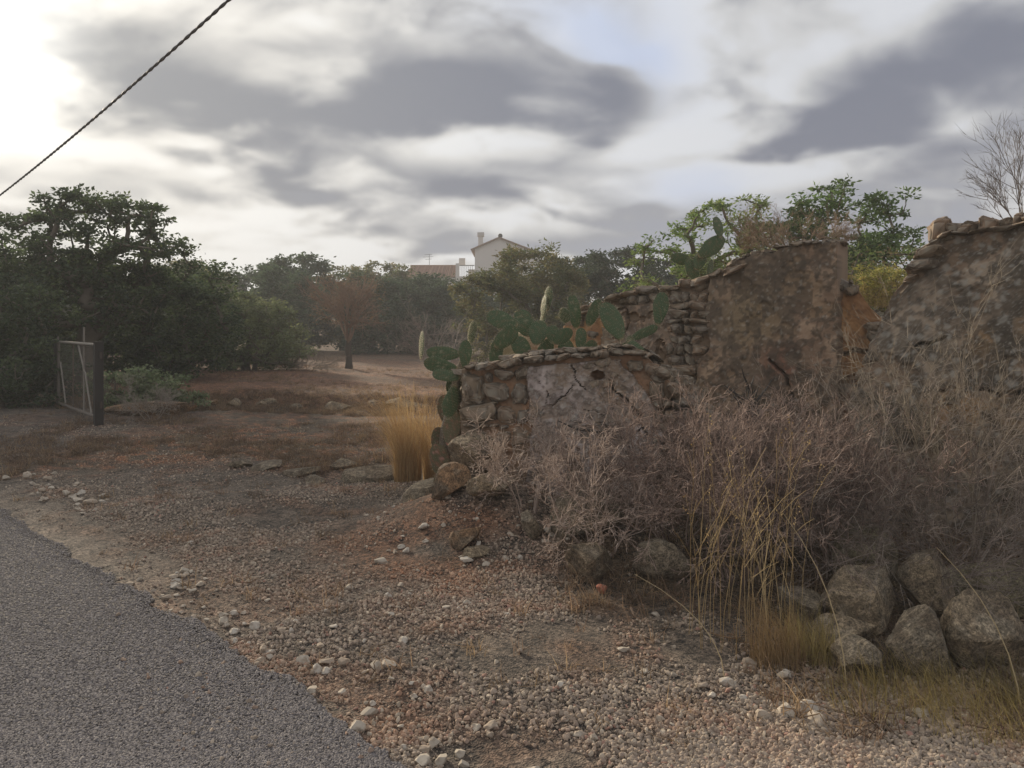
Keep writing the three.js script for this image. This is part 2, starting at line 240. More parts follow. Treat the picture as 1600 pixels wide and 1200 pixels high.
function wallThing(label, p, turn, name = 'ruined_wall') { const t = thing(name, label, 'wall', p, turn); t.userData.kind = 'thing'; return t; }
function wallFrame(P0, P1) { const dx = P1[0] - P0[0], dz = P1[1] - P0[1], L = Math.hypot(dx, dz), ux = dx / L, uz = dz / L; return { L, turn: Math.atan2(-uz, ux) }; }   // local: x along, y up, z towards the road
const profile = (list, j = 0) => (u) => { let k = 0; while (k < list.length - 2 && u > list[k + 1][0]) k++; const [a, b] = [list[k], list[k + 1]], t = clamp((u - a[0]) / (b[0] - a[0])); return lerp(a[1], b[1], t) + j * (fbm(u * 9, list.length, 0, 3) - 0.5); };
function segDist(px, py, pl) { let m = 1e9; for (let k = 0; k + 1 < pl.length; k++) { const [ax, ay] = pl[k], [bx, by] = pl[k + 1], vx = bx - ax, vy = by - ay, t = clamp(((px - ax) * vx + (py - ay) * vy) / (vx * vx + vy * vy)); m = Math.min(m, Math.hypot(px - ax - vx * t, py - ay - vy * t)); } return m; }
// face(u, v) gives { h: relief in metres, c: colour, p: true on plaster }
function buildWall(t, L, topOf, leftOf, thick, res, face, y0 = -0.12, coreColor = [0.20, 0.14, 0.095]) {
  const nu = Math.ceil(L / res), nv = Math.ceil(2.6 / res / 1.05), pos = [], col = [], isP = [];
  for (let j = 0; j <= nv; j++) for (let i = 0; i <= nu; i++) {
    const s = i / nu; let u = s * L, H = topOf(u), v = y0 + (j / nv) * (H - y0); const ul = leftOf ? leftOf(v) : 0; u = ul + s * (L - ul); H = topOf(u); v = y0 + (j / nv) * (H - y0);
    const f = face(u, v), e = Math.min(j / nv < 1 ? 9 : 0, 1); pos.push([u, v, f.h - (j === nv ? 0.03 : 0)]); col.push(f.c); isP.push(f.p);
  }
  const W = nu + 1, plaster = { p: [], c: [], i: [], m: new Map() }, core = { p: [], c: [], i: [], m: new Map() };
  const put = (b, k) => { if (!b.m.has(k)) { b.m.set(k, b.p.length / 3); b.p.push(...pos[k]); b.c.push(...col[k]); } return b.m.get(k); };
  for (let j = 0; j < nv; j++) for (let i = 0; i < nu; i++) { const a = j * W + i, q = [a, a + 1, a + W + 1, a + W], b = q.filter((k) => isP[k]).length >= 2 ? plaster : core; const [w, x, y, z] = q.map((k) => put(b, k)); b.i.push(w, x, y, w, y, z); }
  // back, top and ends of the core, coarser
  const ring = (fu, fv) => { const k = core.p.length / 3; core.p.push(...fu); core.c.push(...fv); return k; };
  const st = 10, colsN = Math.ceil(nu / st), depthN = 6, cc = (x, y, z) => mix3(coreColor, [0.26, 0.19, 0.13], fbm(x * 6, y * 6, z * 6, 3));
  for (let i = 0; i < nu; i++) { const a = nv * W + i; let prev = [put(core, a), put(core, a + 1)]; for (let d = 1; d <= depthN; d++) { const z = -thick * d / depthN, mk = (k) => { const p = pos[k], y = p[1] + 0.05 * (fbm(p[0] * 5, z * 5, 3, 3) - 0.5) * Math.sin(Math.PI * d / depthN); return ring([p[0], y, z], cc(p[0], y, z)); }; const cur = [mk(a), mk(a + 1)]; core.i.push(prev[0], prev[1], cur[1], prev[0], cur[1], cur[0]); prev = cur; } const p = pos[a], q = pos[a + 1]; const b0 = ring([p[0], y0, -thick], coreColor), b1 = ring([q[0], y0, -thick], coreColor); core.i.push(prev[0], prev[1], b1, prev[0], b1, b0); }
  for (const i of [0, nu]) { let prev = null; for (let j = 0; j <= nv; j++) { const k = j * W + i, p = pos[k], f = put(core, k), m = ring([p[0] + (i ? 1 : -1) * 0.03 * (noise(p[1] * 14, i) - 0.3), p[1], -thick * 0.5], cc(p[0], p[1], 1)), b = ring([p[0], p[1], -thick], coreColor); if (prev) for (const [x, y, X, Y] of [[prev[0], prev[1], f, m], [prev[1], prev[2], m, b]]) i ? core.i.push(x, y, Y, x, Y, X) : core.i.push(x, Y, y, x, X, Y); prev = [f, m, b]; } }
  for (const [b, n] of [[plaster, 'plaster'], [core, 'rubble_core']]) { if (!b.i.length) continue; const g = new THREE.BufferGeometry(); g.setAttribute('position', new THREE.Float32BufferAttribute(b.p, 3)); g.setAttribute('color', new THREE.Float32BufferAttribute(b.c, 3)); g.setIndex(b.i); g.computeVertexNormals(); part(t, n, g, wallMat); }
}
let stoneSeed = mulberry(99);
function wallStone(t, u0, v0, u1, v1, z, depth, k = Math.floor(stoneSeed() * 12), tilt = 0) { const m = part(t, 'stone', STONES[k], stoneMat); m.position.set((u0 + u1) / 2, (v0 + v1) / 2, z); m.scale.set((u1 - u0) / 2 * 1.03, (v1 - v0) / 2 * 1.04, depth); m.rotation.set((stoneSeed() - 0.5) * 0.15, (stoneSeed() - 0.5) * 0.25, tilt + (stoneSeed() - 0.5) * 0.22); return m; }
function rubble(t, inside, u0, u1, v0, v1, z, size, keep = 1) {                      // uneven courses of small stones where the plaster has gone
  let v = v0; while (v < v1) { const h = size * (0.3 + stoneSeed() * 0.75); let u = u0 + stoneSeed() * size * 0.5; while (u < u1) { const w = size * (0.55 + stoneSeed() * stoneSeed() * 2.2); if (inside(u + w / 2, v + h / 2) && stoneSeed() < keep) wallStone(t, u - 0.005, v - 0.005, u + w * 1.0, v + h * (0.7 + stoneSeed() * 0.45), z - stoneSeed() * 0.045, 0.07 + stoneSeed() * 0.05); u += w; } v += h * 0.95; }
}
function capStones(t, topOf, u0, u1, thick, hMin, hMax, wMin, wMax, lift = 0, zRows = [-0.02, -0.2, -0.38]) {      // flat loose stones lying on the broken top
  for (const z of zRows) { if (-z > thick) continue; let u = u0 + stoneSeed() * 0.06; while (u < u1) { const w = wMin + stoneSeed() * (wMax - wMin), h = hMin + stoneSeed() * (hMax - hMin), y = topOf(clamp(u + w / 2, u0, u1)) + lift, sl = Math.atan2(topOf(u + w) - topOf(u), w); const m = wallStone(t, u, y - h * 0.5, u + w, y + h * 0.6, z + (stoneSeed() - 0.5) * 0.05, 0.1 + stoneSeed() * 0.06, undefined, sl * 0.8); m.rotation.y = (stoneSeed() - 0.5) * 0.9; u += w * 0.86; } }
}
const speck = (u, v, s, o) => noise(u * s + o, v * s + o * 1.7, o);
const spots = (u, v, s, o, r) => { u += 0.03 * (noise(u * 40, v * 40, o) - 0.5); v += 0.03 * (noise(u * 40 + 9, v * 40, o + 4) - 0.5); const x = Math.floor(u * s), y = Math.floor(v * s); let m = 0; for (let a = -1; a <= 1; a++) for (let b = -1; b <= 1; b++) { const i = PERM[(x + a + o) & 255] + ((y + b) & 255), cx = x + a + PV[PERM[i]], cy = y + b + PV[PERM[i + 1]], rr = r * Math.pow(PV[PERM[i + 2]], 2.2) + 0.02; m = Math.max(m, 1 - Math.hypot(u * s - cx, v * s - cy) / rr); } return m; };   // round lichen patches

// --- low front wall with its stone corner
const frontTop = profile([[0, 1.275], [0.1, 1.30], [0.35, 1.315], [0.62, 1.365], [1.0, 1.40], [1.45, 1.44], [1.62, 1.40], [1.8, 1.20], [2.0, 0.98], [2.14, 0.86]]);
{
  const P0 = [-0.452, -6.8], P1 = [1.66, -6.45], { L, turn } = wallFrame(P0, P1);
  const t = thing('ruined_wall', 'low ruined wall with a stone block corner and cracked grey plaster', 'wall', [P0[0], 0, P0[1]], turn);
  const cracks = [[[1.30, 1.19], [1.36, 1.09], [1.47, 1.02], [1.55, 0.93], [1.57, 0.80], [1.66, 0.72], [1.74, 0.66]]], fine = [[[0.99, 1.15], [0.90, 1.06], [0.80, 0.97]], [[0.98, 1.33], [1.02, 1.2], [1.12, 1.1]], [[1.57, 0.8], [1.45, 0.66], [1.49, 0.5]], [[0.7, 1.2], [0.78, 1.05], [0.72, 0.9]], [[1.1, 0.95], [1.25, 0.9], [1.3, 0.75]]];
  const hole = (u, v) => Math.min(Math.hypot((u - 1.22) / 0.075, (v - 1.235) / 0.055), Math.hypot((u - 1.83) / 0.06, (v - 0.98) / 0.07), Math.hypot((u - 1.30) / 0.09, (v - 0.42) / 0.11), Math.hypot((u - 1.66) / 0.12, (v - 0.38) / 0.08));
  const face = (u, v) => {
    const w = u + 0.05 * (fbm(u * 9, v * 9, 1, 3) - 0.5), e = fbm(u * 2.2, v * 2.2, 5, 4), f = fbm(u * 8, v * 8, 6, 4), g = fbm(u * 30, v * 30, 7, 3), r = speck(u, v, 90, 3);
    const edge = 0.60 + 0.05 * (noise(v * 9, 2) - 0.5), right = 1.72 + 0.22 * (fbm(v * 4, 3.1, 0, 3) - 0.5) - 0.3 * sstep(0.9, 1.4, v);
    const inP = w > edge && w < right && v < frontTop(u) - 0.035 - 0.05 * f && !(f > 0.60 && v < 0.62 && u < 1.25) && hole(u, v) > 0.85 + 2.2 * (f - 0.5);
    const ho = hole(u, v);
    if (!inP) { let c = mix3([0.17, 0.125, 0.085], [0.30, 0.18, 0.11], sstep(0.4, 0.65, e)); c = mix3(c, [0.20, 0.15, 0.105], sstep(0.5, 0.65, f) * 0.6); return { h: (ho < 1 ? -0.11 * sstep(1.1, 0.5, ho) : 0) - 0.025 + 0.05 * (f - 0.5) + 0.02 * (g - 0.5), c, p: false }; }
    const cu = u + 0.03 * (noise(u * 22, v * 22, 4) - 0.5), cv = v + 0.04 * (noise(u * 16, v * 16, 8) - 0.5) + 0.015 * (noise(u * 55, v * 55, 8) - 0.5), cd = Math.min(...cracks.map((k) => segDist(cu, cv, k)), ...fine.map((k) => segDist(cu, cv, k) * 2.2 + 0.006 * noise(u * 20, v * 20, 5))), cw = 0.003 + 0.005 * noise(u * 7, v * 7);
    const sc = sstep(0.53, 0.6, fbm(u * 5.5, v * 5.5, 22, 4));                                           // skin of plaster lost
    let h = 0.028 + 0.035 * (e - 0.5) + 0.022 * (f - 0.5) + 0.012 * (g - 0.5) + 0.004 * r - 0.012 * sc;
    let c = mix3([0.33, 0.275, 0.255], [0.47, 0.40, 0.375], sstep(0.4, 0.62, f)); c = mix3(c, [0.22, 0.165, 0.115], sstep(0.48, 0.66, e + 0.1 * (0.7 - v)) * 0.75); c = mix3(c, [0.21, 0.15, 0.10], sc * 0.6); c = mix3(c, [0.15, 0.115, 0.09], sstep(0.52, 0.57, fbm(u * 13, v * 13, 9, 4)) * 0.5); c = mix3(c, [0.11, 0.085, 0.068], sstep(0.5, 0.62, g) * 0.65); c = mix3(c, [0.34, 0.32, 0.30], sstep(0.68, 0.8, r) * 0.5); c = mix3(c, [0.37, 0.34, 0.30], sstep(0.2, 0.6, spots(u, v, 16, 5, 0.6)) * 0.45);
    if (cd < cw * 2) { const q = sstep(cw * 1.6, cw * 0.6, cd); h -= 0.10 * q; }
    return { h, c, p: true };
  };
  buildWall(t, L, frontTop, null, 0.45, 0.0075, face);
  // the corner: squared blocks, a round stone and slivers between courses
  for (const [a, b, c, d, z, k] of [[0.0, 0.995, 0.235, 1.255, 0.0, 0], [0.21, 0.995, 0.44, 1.165, 0.015, 5], [0.235, 1.165, 0.295, 1.25, 0.0, 3], [0.30, 1.185, 0.48, 1.275, 0, 1], [0.445, 0.97, 0.60, 1.16, -0.01, 7], [0.48, 1.18, 0.62, 1.31, -0.01, 9], [0.0, 0.81, 0.33, 0.985, 0.01, 4], [0.33, 0.80, 0.50, 0.96, -0.03, 2], [0.0, 0.55, 0.27, 0.765, 0.0, 8], [0.27, 0.56, 0.46, 0.74, -0.04, 6], [0.46, 0.60, 0.62, 0.78, -0.05, 10], [0.5, 0.80, 0.62, 0.95, -0.04, 11], [0.0, 0.30, 0.24, 0.54, 0.01, 1], [0.24, 0.32, 0.44, 0.53, -0.01, 3], [0.02, 0.0, 0.3, 0.28, 0, 9], [0.3, 0.05, 0.5, 0.3, 0, 5]]) wallStone(t, a, b, c, d, z - 0.035, 0.11, k);
  for (const [a, v, w] of [[0.03, 0.99, 0.08], [0.14, 0.99, 0.07], [0.24, 0.985, 0.1], [0.02, 0.785, 0.07], [0.1, 0.79, 0.08], [0.19, 0.785, 0.06], [0.26, 0.79, 0.09], [0.36, 0.78, 0.07]]) wallStone(t, a, v - 0.016, a + w, v + 0.014, -0.01, 0.06);
  for (const [a, b, c, d] of [[1.06, 1.27, 1.17, 1.36], [1.17, 1.30, 1.32, 1.385], [1.13, 1.12, 1.22, 1.20], [1.24, 1.13, 1.34, 1.20], [1.30, 1.2, 1.38, 1.27], [1.45, 1.28, 1.6, 1.37], [1.6, 1.24, 1.74, 1.34]]) wallStone(t, a, b, c, d, -0.015, 0.06);
  rubble(t, (u, v) => u > 1.66 && v < frontTop(u) - 0.02, 1.62, 2.12, 0.35, 1.3, -0.02, 0.13);
  rubble(t, (u, v) => fbm(u * 8, v * 8, 6, 4) > 0.57, 0.62, 1.2, 0.05, 0.6, -0.01, 0.13, 0.7);
  capStones(t, frontTop, 0.0, 0.66, 0.45, 0.03, 0.075, 0.07, 0.18);
  capStones(t, frontTop, 0.6, 1.6, 0.45, 0.025, 0.07, 0.06, 0.22);
  capStones(t, frontTop, 0.3, 1.5, 0.45, 0.025, 0.06, 0.05, 0.16, 0.045, [-0.1, -0.28]);
  capStones(t, frontTop, 1.6, 2.1, 0.45, 0.05, 0.1, 0.08, 0.18, -0.02);
}
// --- return wall running back from the corner; its face looks to the field
{
  const t = thing('ruined_wall', 'short rubble side wall running back from the stone corner behind the cactus', 'wall', [-0.43, 0, -9.25], -Math.PI / 2), tp = profile([[0, 0.5], [0.8, 0.9], [1.6, 1.2], [2.3, 1.24]]);
  buildWall(t, 2.3, tp, null, 0.4, 0.03, (u, v) => ({ h: 0.04 * (fbm(u * 8, v * 8, 3, 3) - 0.5), c: mix3([0.22, 0.165, 0.11], [0.18, 0.135, 0.1], fbm(u * 6, v * 6, 5, 3)), p: false }));
  rubble(t, (u, v) => v < tp(u) - 0.03, 0.02, 2.2, 0.0, 1.22, -0.03, 0.2);
  capStones(t, tp, 0.8, 2.25, 0.4, 0.03, 0.07, 0.1, 0.22);
}
// --- tall middle wall
const midTop = profile([[0, 1.79], [0.25, 1.86], [0.6, 1.95], [1.1, 2.04], [1.5, 2.08], [1.72, 2.16], [1.86, 2.29], [2.05, 2.345], [2.25, 2.36], [2.45, 2.40], [2.78, 2.40]], 0.07);
{
  const P0 = [0.55, -8.3], P1 = [2.86, -6.75], { L, turn } = wallFrame(P0, P1);
  const t = thing('ruined_wall', 'tall middle wall with dark stained plaster, a red stain and a rubble break', 'wall', [P0[0], 0, P0[1]], turn);
  const cracks = [[[0.75, 1.9], [0.78, 1.7], [0.72, 1.55]], [[2.2, 1.35], [2.35, 1.2], [2.4, 1.0]]];
  const face = (u, v) => {
    const e = fbm(u * 2.3, v * 2.3, 15, 4), f = fbm(u * 8, v * 8, 16, 4), g = fbm(u * 28, v * 28, 17, 3), r = speck(u, v, 90, 6);
    const wob = 0.10 * (fbm(u * 6, v * 6, 31, 3) - 0.5), panel = u + wob > 1.62 - 0.12 * sstep(1.5, 1.2, v), mid = u + wob > 0.62 && u + wob < 1.30 + 0.12 * (f - 0.5), under = v < midTop(u) - 0.09 - 0.08 * f;
    const orange = u + wob <= 0.62 && under;
    if (panel && v < midTop(u) - 0.01 || mid && under && !(f > 0.63)) {
      const lost = sstep(0.56, 0.62, fbm(u * 5, v * 5, 44, 4));
      let h = (panel ? 0.045 : 0.02) + 0.03 * (e - 0.5) + 0.024 * (f - 0.5) + 0.012 * (g - 0.5) + 0.004 * r - 0.012 * lost, c;
      if (panel) {
        c = mix3([0.23, 0.155, 0.105], [0.36, 0.255, 0.175], sstep(0.38, 0.62, f)); c = mix3(c, [0.10, 0.08, 0.06], sstep(0.45, 0.62, e + 0.12 * Math.exp(-Math.pow((u - 2.32) / 0.3, 2))) * 0.7);
        c = mix3(c, [0.23, 0.115, 0.075], 1.0 * Math.exp(-(Math.pow((u - 2.33) / 0.27, 2) + Math.pow((v - 1.32) / 0.2, 2))) * sstep(0.32, 0.55, f)); c = mix3(c, [0.27, 0.185, 0.11], lost * 0.5);
        c = mix3(c, [0.27, 0.20, 0.115], 0.6 * Math.exp(-(Math.pow((u - 2.0) / 0.25, 2) + Math.pow((v - 1.75) / 0.3, 2))) * sstep(0.4, 0.6, e));
        c = mix3(c, [0.33, 0.25, 0.18], sstep(1.95, 1.75, u) * sstep(1.9, 2.2, v) * 0.6);
      } else { c = mix3([0.27, 0.205, 0.165], [0.34, 0.24, 0.17], sstep(0.4, 0.6, f)); c = mix3(c, [0.19, 0.14, 0.10], lost * 0.7); }
      c = mix3(c, [0.075, 0.058, 0.043], sstep(0.52, 0.57, fbm(u * 13, v * 10, 19, 4)) * 0.6); c = mix3(c, [0.07, 0.055, 0.042], sstep(0.5, 0.6, g) * 0.6); c = mix3(c, [0.38, 0.35, 0.30], sstep(0.25, 0.7, spots(u, v, 18, 3, 0.55)) * 0.4);
      const cd = Math.min(...cracks.map((k) => segDist(u + 0.02 * (noise(u * 22, v * 22, 4) - 0.5), v, k))); if (cd < 0.014) { const q = sstep(0.013, 0.004, cd); h -= 0.08 * q; }
      return { h, c, p: true };
    }
    let c = orange ? mix3([0.36, 0.20, 0.095], [0.28, 0.15, 0.08], sstep(0.4, 0.6, f)) : mix3([0.24, 0.17, 0.115], [0.19, 0.14, 0.10], f); if (orange) c = mix3(c, [0.14, 0.09, 0.06], sstep(0.55, 0.65, g) * 0.6);
    return { h: (orange ? 0.0 : -0.03) + 0.05 * (f - 0.5) + 0.02 * (g - 0.5), c, p: false };
  };
  buildWall(t, L, midTop, null, 0.42, 0.0085, face);
  rubble(t, (u, v) => u > 1.24 && u < 1.62 - 0.05 * noise(v * 7, 3) && v < midTop(u) - 0.03, 1.2, 1.62, 0.7, 2.1, -0.015, 0.12);
  rubble(t, (u, v) => v > midTop(u) - 0.17 && v < midTop(u) - 0.02, 0.0, 1.3, 1.6, 2.1, -0.01, 0.12, 0.9);
  rubble(t, (u, v) => u > 0.3 && u < 0.62 && v < 1.65, 0.3, 0.62, 0.9, 1.65, -0.02, 0.14, 0.5);
  capStones(t, midTop, 0.0, 1.75, 0.42, 0.04, 0.09, 0.1, 0.26);
  capStones(t, midTop, 1.75, 2.74, 0.42, 0.02, 0.06, 0.05, 0.16, -0.01, [-0.06, -0.2, -0.34]);
}
// --- clay-filled gap between the plastered walls
const gapTop = profile([[0, 2.10], [0.1, 2.09], [0.22, 2.02], [0.34, 1.82], [0.5, 1.66], [0.9, 1.5]]);
{
  const P0 = [2.84, -6.90], P1 = [3.62, -6.62], { L, turn } = wallFrame(P0, P1);
  const t = wallThing('broken orange clay infill standing in the gap between two plastered walls', [P0[0], 0, P0[1]], turn, 'clay_infill');
  const gaps = [[[0, 1.36], [0.1, 1.41], [0.2, 1.43], [0.4, 1.44]], [[0, 1.16], [0.1, 1.15], [0.2, 1.17], [0.45, 1.24]]];
  const face = (u, v) => {
    const f = fbm(u * 9, v * 9, 56, 4), g = fbm(u * 30, v * 30, 57, 3), d0 = segDist(u, v + 0.03 * (noise(u * 14, 2) - 0.5), gaps[0]), d1 = segDist(u, v + 0.04 * (noise(u * 10, 5) - 0.5), gaps[1]);
    let c = mix3([0.40, 0.225, 0.105], [0.31, 0.17, 0.085], sstep(0.4, 0.62, f)); c = mix3(c, [0.17, 0.10, 0.065], sstep(0.52, 0.66, g) * 0.55); c = mix3(c, [0.22, 0.19, 0.16], sstep(1.93, 2.02, v + 0.06 * (f - 0.5))); if (v < 1.12) c = mix3(c, [0.2, 0.115, 0.08], 0.7);
    const q = Math.max(sstep(0.022, 0.008, d0), sstep(0.055, 0.025, d1)); return { h: 0.04 * (f - 0.5) + 0.015 * (g - 0.5) - 0.16 * q, c, p: true };
  };
  buildWall(t, L, gapTop, null, 0.3, 0.009, face);
  for (const [a, b, c, d, z] of [[0.04, 1.96, 0.13, 2.05, 0.02], [0.13, 1.93, 0.24, 2.02, 0.03], [0.16, 2.03, 0.2, 2.07, 0.03], [0.0, 1.07, 0.28, 1.15, 0.03], [0.3, 1.5, 0.46, 1.62, 0.08], [0.34, 1.34, 0.5, 1.46, 0.1], [0.28, 1.62, 0.45, 1.7, 0.06]]) wallStone(t, a, b, c, d, z, 0.06);
}
// --- right wall, broken diagonally at its end
const nearTop = profile([[0, 2.0], [0.25, 2.08], [0.42, 2.2], [0.55, 2.28], [0.8, 2.33], [1.1, 2.37], [1.5, 2.40], [2.6, 2.45]], 0.07);
{
  const P0 = [2.72, -6.22], P1 = [4.45, -4.85], { L, turn } = wallFrame(P0, P1);
  const t = thing('ruined_wall', 'lichen-spotted grey plastered wall broken off along a jagged diagonal edge', 'wall', [P0[0], 0, P0[1]], turn);
  const lf = profile([[-0.2, 0.10], [0.6, 0.06], [1.05, 0.03], [1.2, 0.06], [1.35, 0.11], [1.5, 0.18], [1.7, 0.29], [1.8, 0.36], [1.94, 0.48], [2.1, 0.55], [2.3, 0.62], [2.6, 0.66]]), left = (v) => lf(v) + 0.06 * (noise(v * 9, 5.5) - 0.5) + 0.03 * (noise(v * 31, 2.5) - 0.5);
  const cracks = [[[0.62, 1.16], [0.75, 1.19], [0.95, 1.18], [1.05, 1.14]], [[1.1, 1.16], [1.25, 1.2], [1.4, 1.3]], [[0.5, 1.5], [0.62, 1.52], [0.7, 1.56]]];
  const face = (u, v) => {
    const e = fbm(u * 2.3, v * 2.3, 75, 4), f = fbm(u * 8, v * 8, 76, 4), g = fbm(u * 28, v * 28, 77, 3), r = speck(u, v, 90, 16), lost = sstep(0.55, 0.60, fbm(u * 3.2, v * 3.2, 94, 5));
    const og = Math.max(Math.exp(-(Math.pow((u - 1.28) / 0.12, 2) + Math.pow((v - 1.72) / 0.16, 2))), Math.exp(-(Math.pow((u - 0.8) / 0.2, 2) + Math.pow((v - 1.05) / 0.14, 2))), Math.exp(-(Math.pow((u - 1.45) / 0.3, 2) + Math.pow((v - 0.95) / 0.25, 2))), 0.8 * Math.exp(-(Math.pow((u - 0.92) / 0.1, 2) + Math.pow((v - 1.5) / 0.14, 2)))) * sstep(0.3, 0.5, f + 0.12 * (e - 0.5));
    const inP = u > left(v) + 0.02;
    let h = 0.04 + 0.03 * (e - 0.5) + 0.024 * (f - 0.5) + 0.014 * (g - 0.5) + 0.004 * r - 0.02 * lost;
    let c = mix3([0.20, 0.155, 0.115], [0.35, 0.28, 0.21], sstep(0.4, 0.64, f)); c = mix3(c, [0.085, 0.07, 0.052], sstep(0.46, 0.6, e) * 0.7); c = mix3(c, [0.22, 0.15, 0.10], lost * 0.7); c = mix3(c, [0.37, 0.215, 0.095], og * 0.85);
    c = mix3(c, [0.07, 0.06, 0.047], sstep(0.51, 0.56, fbm(u * 12, v * 12, 79, 4)) * 0.6); c = mix3(c, [0.07, 0.058, 0.046], sstep(0.5, 0.6, g) * 0.6); c = mix3(c, [0.36, 0.345, 0.305], sstep(0.15, 0.6, spots(u, v, 15, 7, 0.65)) * 0.55 * (1 - og)); c = mix3(c, [0.33, 0.32, 0.29], sstep(0.7, 0.82, r) * 0.4);
    const cd = Math.min(...cracks.map((k) => segDist(u + 0.03 * (noise(u * 22, v * 22, 4) - 0.5), v + 0.03 * (noise(u * 19, v * 19, 6) - 0.5), k))); if (cd < 0.010) { const q = sstep(0.009, 0.003, cd) * sstep(0.25, 0.5, noise(u * 12, v * 12, 3)); h -= 0.08 * q; }
    return { h, c, p: inP };
  };
  buildWall(t, L, nearTop, left, 0.45, 0.008, face);
  // stones of the broken edge and the heaped top
  for (const [v, s] of [[1.0, 0.12], [1.13, 0.15], [1.27, 0.12], [1.40, 0.16], [1.55, 0.13], [1.66, 0.17], [1.80, 0.13], [1.9, 0.15], [2.02, 0.16]]) { const u = lf(v); wallStone(t, u - 0.06, v - s * 0.33, u + s * 0.7, v + s * 0.33, -0.06 - 0.06 * stoneSeed(), 0.1, undefined, 0.5); wallStone(t, u + 0.0, v - s * 0.3, u + s * 0.9, v + s * 0.3, -0.33, 0.12, undefined, 0.4); }
  for (const [a, b, c, d, z] of [[0.42, 2.06, 0.66, 2.16, 0.0], [0.48, 2.15, 0.72, 2.25, -0.02], [0.40, 1.98, 0.52, 2.05, -0.05], [0.52, 2.28, 0.70, 2.50, -0.28], [0.70, 2.32, 0.84, 2.44, -0.3], [0.58, 2.24, 0.62, 2.32, -0.12], [0.63, 2.27, 0.78, 2.33, -0.08]]) wallStone(t, a, b, c, d, z, 0.15, undefined, 0.15);
  capStones(t, nearTop, 0.6, 2.1, 0.45, 0.015, 0.04, 0.08, 0.24, 0.0, [0.0, -0.1, -0.2]);
  capStones(t, nearTop, 0.6, 2.1, 0.45, 0.06, 0.12, 0.08, 0.2, 0.07, [-0.3, -0.4]);
}
// --- earth that has filled the ruin behind the walls
{
  const behindB = (x, z) => -((x - 0.55) * 0.557 + (z + 8.3) * 0.83), behindA = (x, z) => -((x + 0.452) * -0.1635 + (z + 6.8) * 0.9866), behindD = (x, z) => -((x - 2.72) * -0.621 + (z + 6.22) * 0.784);
  const mb = new MB(), nx = 150, nz = 130, at = (i, j) => [lerp(-0.55, 8.6, i / nx), lerp(-13.2, -4.4, j / nz)];
  for (let j = 0; j <= nz; j++) for (let i = 0; i <= nx; i++) {
    const [x, z] = at(i, j), n = fbm(x * 4, z * 4, 3, 4), bump = 0.2 * (fbm(x * 1.6, z * 1.6, 13, 4) - 0.5);
    const out = sstep(-0.40, -0.15, x) * sstep(8.4, 5.5, x) * sstep(-13.0, -9.5, z), uB = (x - 0.55) * 0.83 - (z + 8.3) * 0.557;
    const high = lerp(1.55, 1.92, sstep(0.3, 2.6, uB)) + bump, low = lerp(1.16, 0.86, sstep(0.9, 1.65, x)) + bump * 0.6;
    let y = -0.2;
    const inD = uB > 2.5 ? sstep(0.22, 0.42, behindD(x, z)) * sstep(0.1, 0.3, behindB(x, z) + 0.15) : sstep(0.08, 0.34, behindB(x, z));
    const inA = sstep(0.05, 0.3, behindA(x, z)) * sstep(2.15, 1.62, x) * sstep(-0.1, 0.05, x + 0.45);
    y = Math.max(y, lerp(-0.2, low, inA * sstep(-13, -9.5, z)), lerp(-0.2, high, inD * out));
    mb.vert(x, y, z, 0, 1, 0, mix3(mix3([0.24, 0.165, 0.10], [0.30, 0.18, 0.10], n), [0.2, 0.17, 0.08], sstep(0.45, 0.6, fbm(x * 2, z * 2, 6, 3)) * 0.6));
    if (i && j) { const q = j * (nx + 1) + i; mb.i.push(q - nx - 2, q - 1, q, q - nx - 2, q, q - nx - 1); }
  }
  top(tag(new THREE.Mesh(mb.geo(true), rough({})), 'bank of earth filling the ruin behind the broken walls', null, null, 'structure'), 'earth_bank');
}

// ------------------------------------------------------------------ boulders by the wall
const [rockTex, rockBump] = makeTexture(512, 41, (n) => { const f = n(170), m = n(60), q = n(19); const v = 0.72 + 0.3 * (f - 0.5) + 0.36 * (m - 0.5) + 0.3 * (q - 0.5); return [[v, v * 0.98, v * 0.95], 0.4 * f + 0.4 * m + 0.2 * q]; });
const boulderMat = rough({ map: rockTex, bumpMap: rockBump, bumpScale: 0.004 });
const tints = { tan: [0.45, 0.355, 0.24], grey: [0.40, 0.335, 0.245], orange: [0.46, 0.29, 0.165], green: [0.36, 0.32, 0.20] };
function boulder(name, label, seed, x, z, w, h, dep, tint, turn = 0, tilt = 0, sink = 0.15, lift = 0, group = 'boulders at the foot of the ruin') {
  const g = rockGeo(seed, 16, 14, 0.13, 0.36, 0.35); g.computeBoundingBox(); const b = g.boundingBox; g.scale(w / (b.max.x - b.min.x), h / (b.max.y - b.min.y), dep / (b.max.z - b.min.z)); boxUV(g, 0.35);
  const c0 = tints[tint]; paint(g, (X, Y, Z) => { const n = fbm(X * 7 + seed, Y * 7, Z * 7, 4), m = fbm(X * 22 + seed, Y * 22, Z * 22, 3); let c = mix3(c0, mix3(c0, [0.20, 0.155, 0.11], 0.8), sstep(0.42, 0.66, n)); c = mix3(c, [0.13, 0.115, 0.08], sstep(0.56, 0.7, m) * 0.4); return mix3(c, [0.50, 0.44, 0.34], sstep(0.6, 0.72, noise(X * 14 + seed, Y * 14, Z * 14)) * 0.45); });
  g.rotateZ(tilt); const m = top(new THREE.Mesh(g, boulderMat), name); m.rotation.y = turn; m.position.set(x, ground(x, z) + h * (0.5 - sink) + lift, z); return tag(m, label, 'boulder', group);
}
boulder('boulder', 'tan boulder with a pale chipped face beside the dry bush', 501, 1.90, -4.18, 0.42, 0.38, 0.34, 'tan', 0.3, 0.1, 0.12);
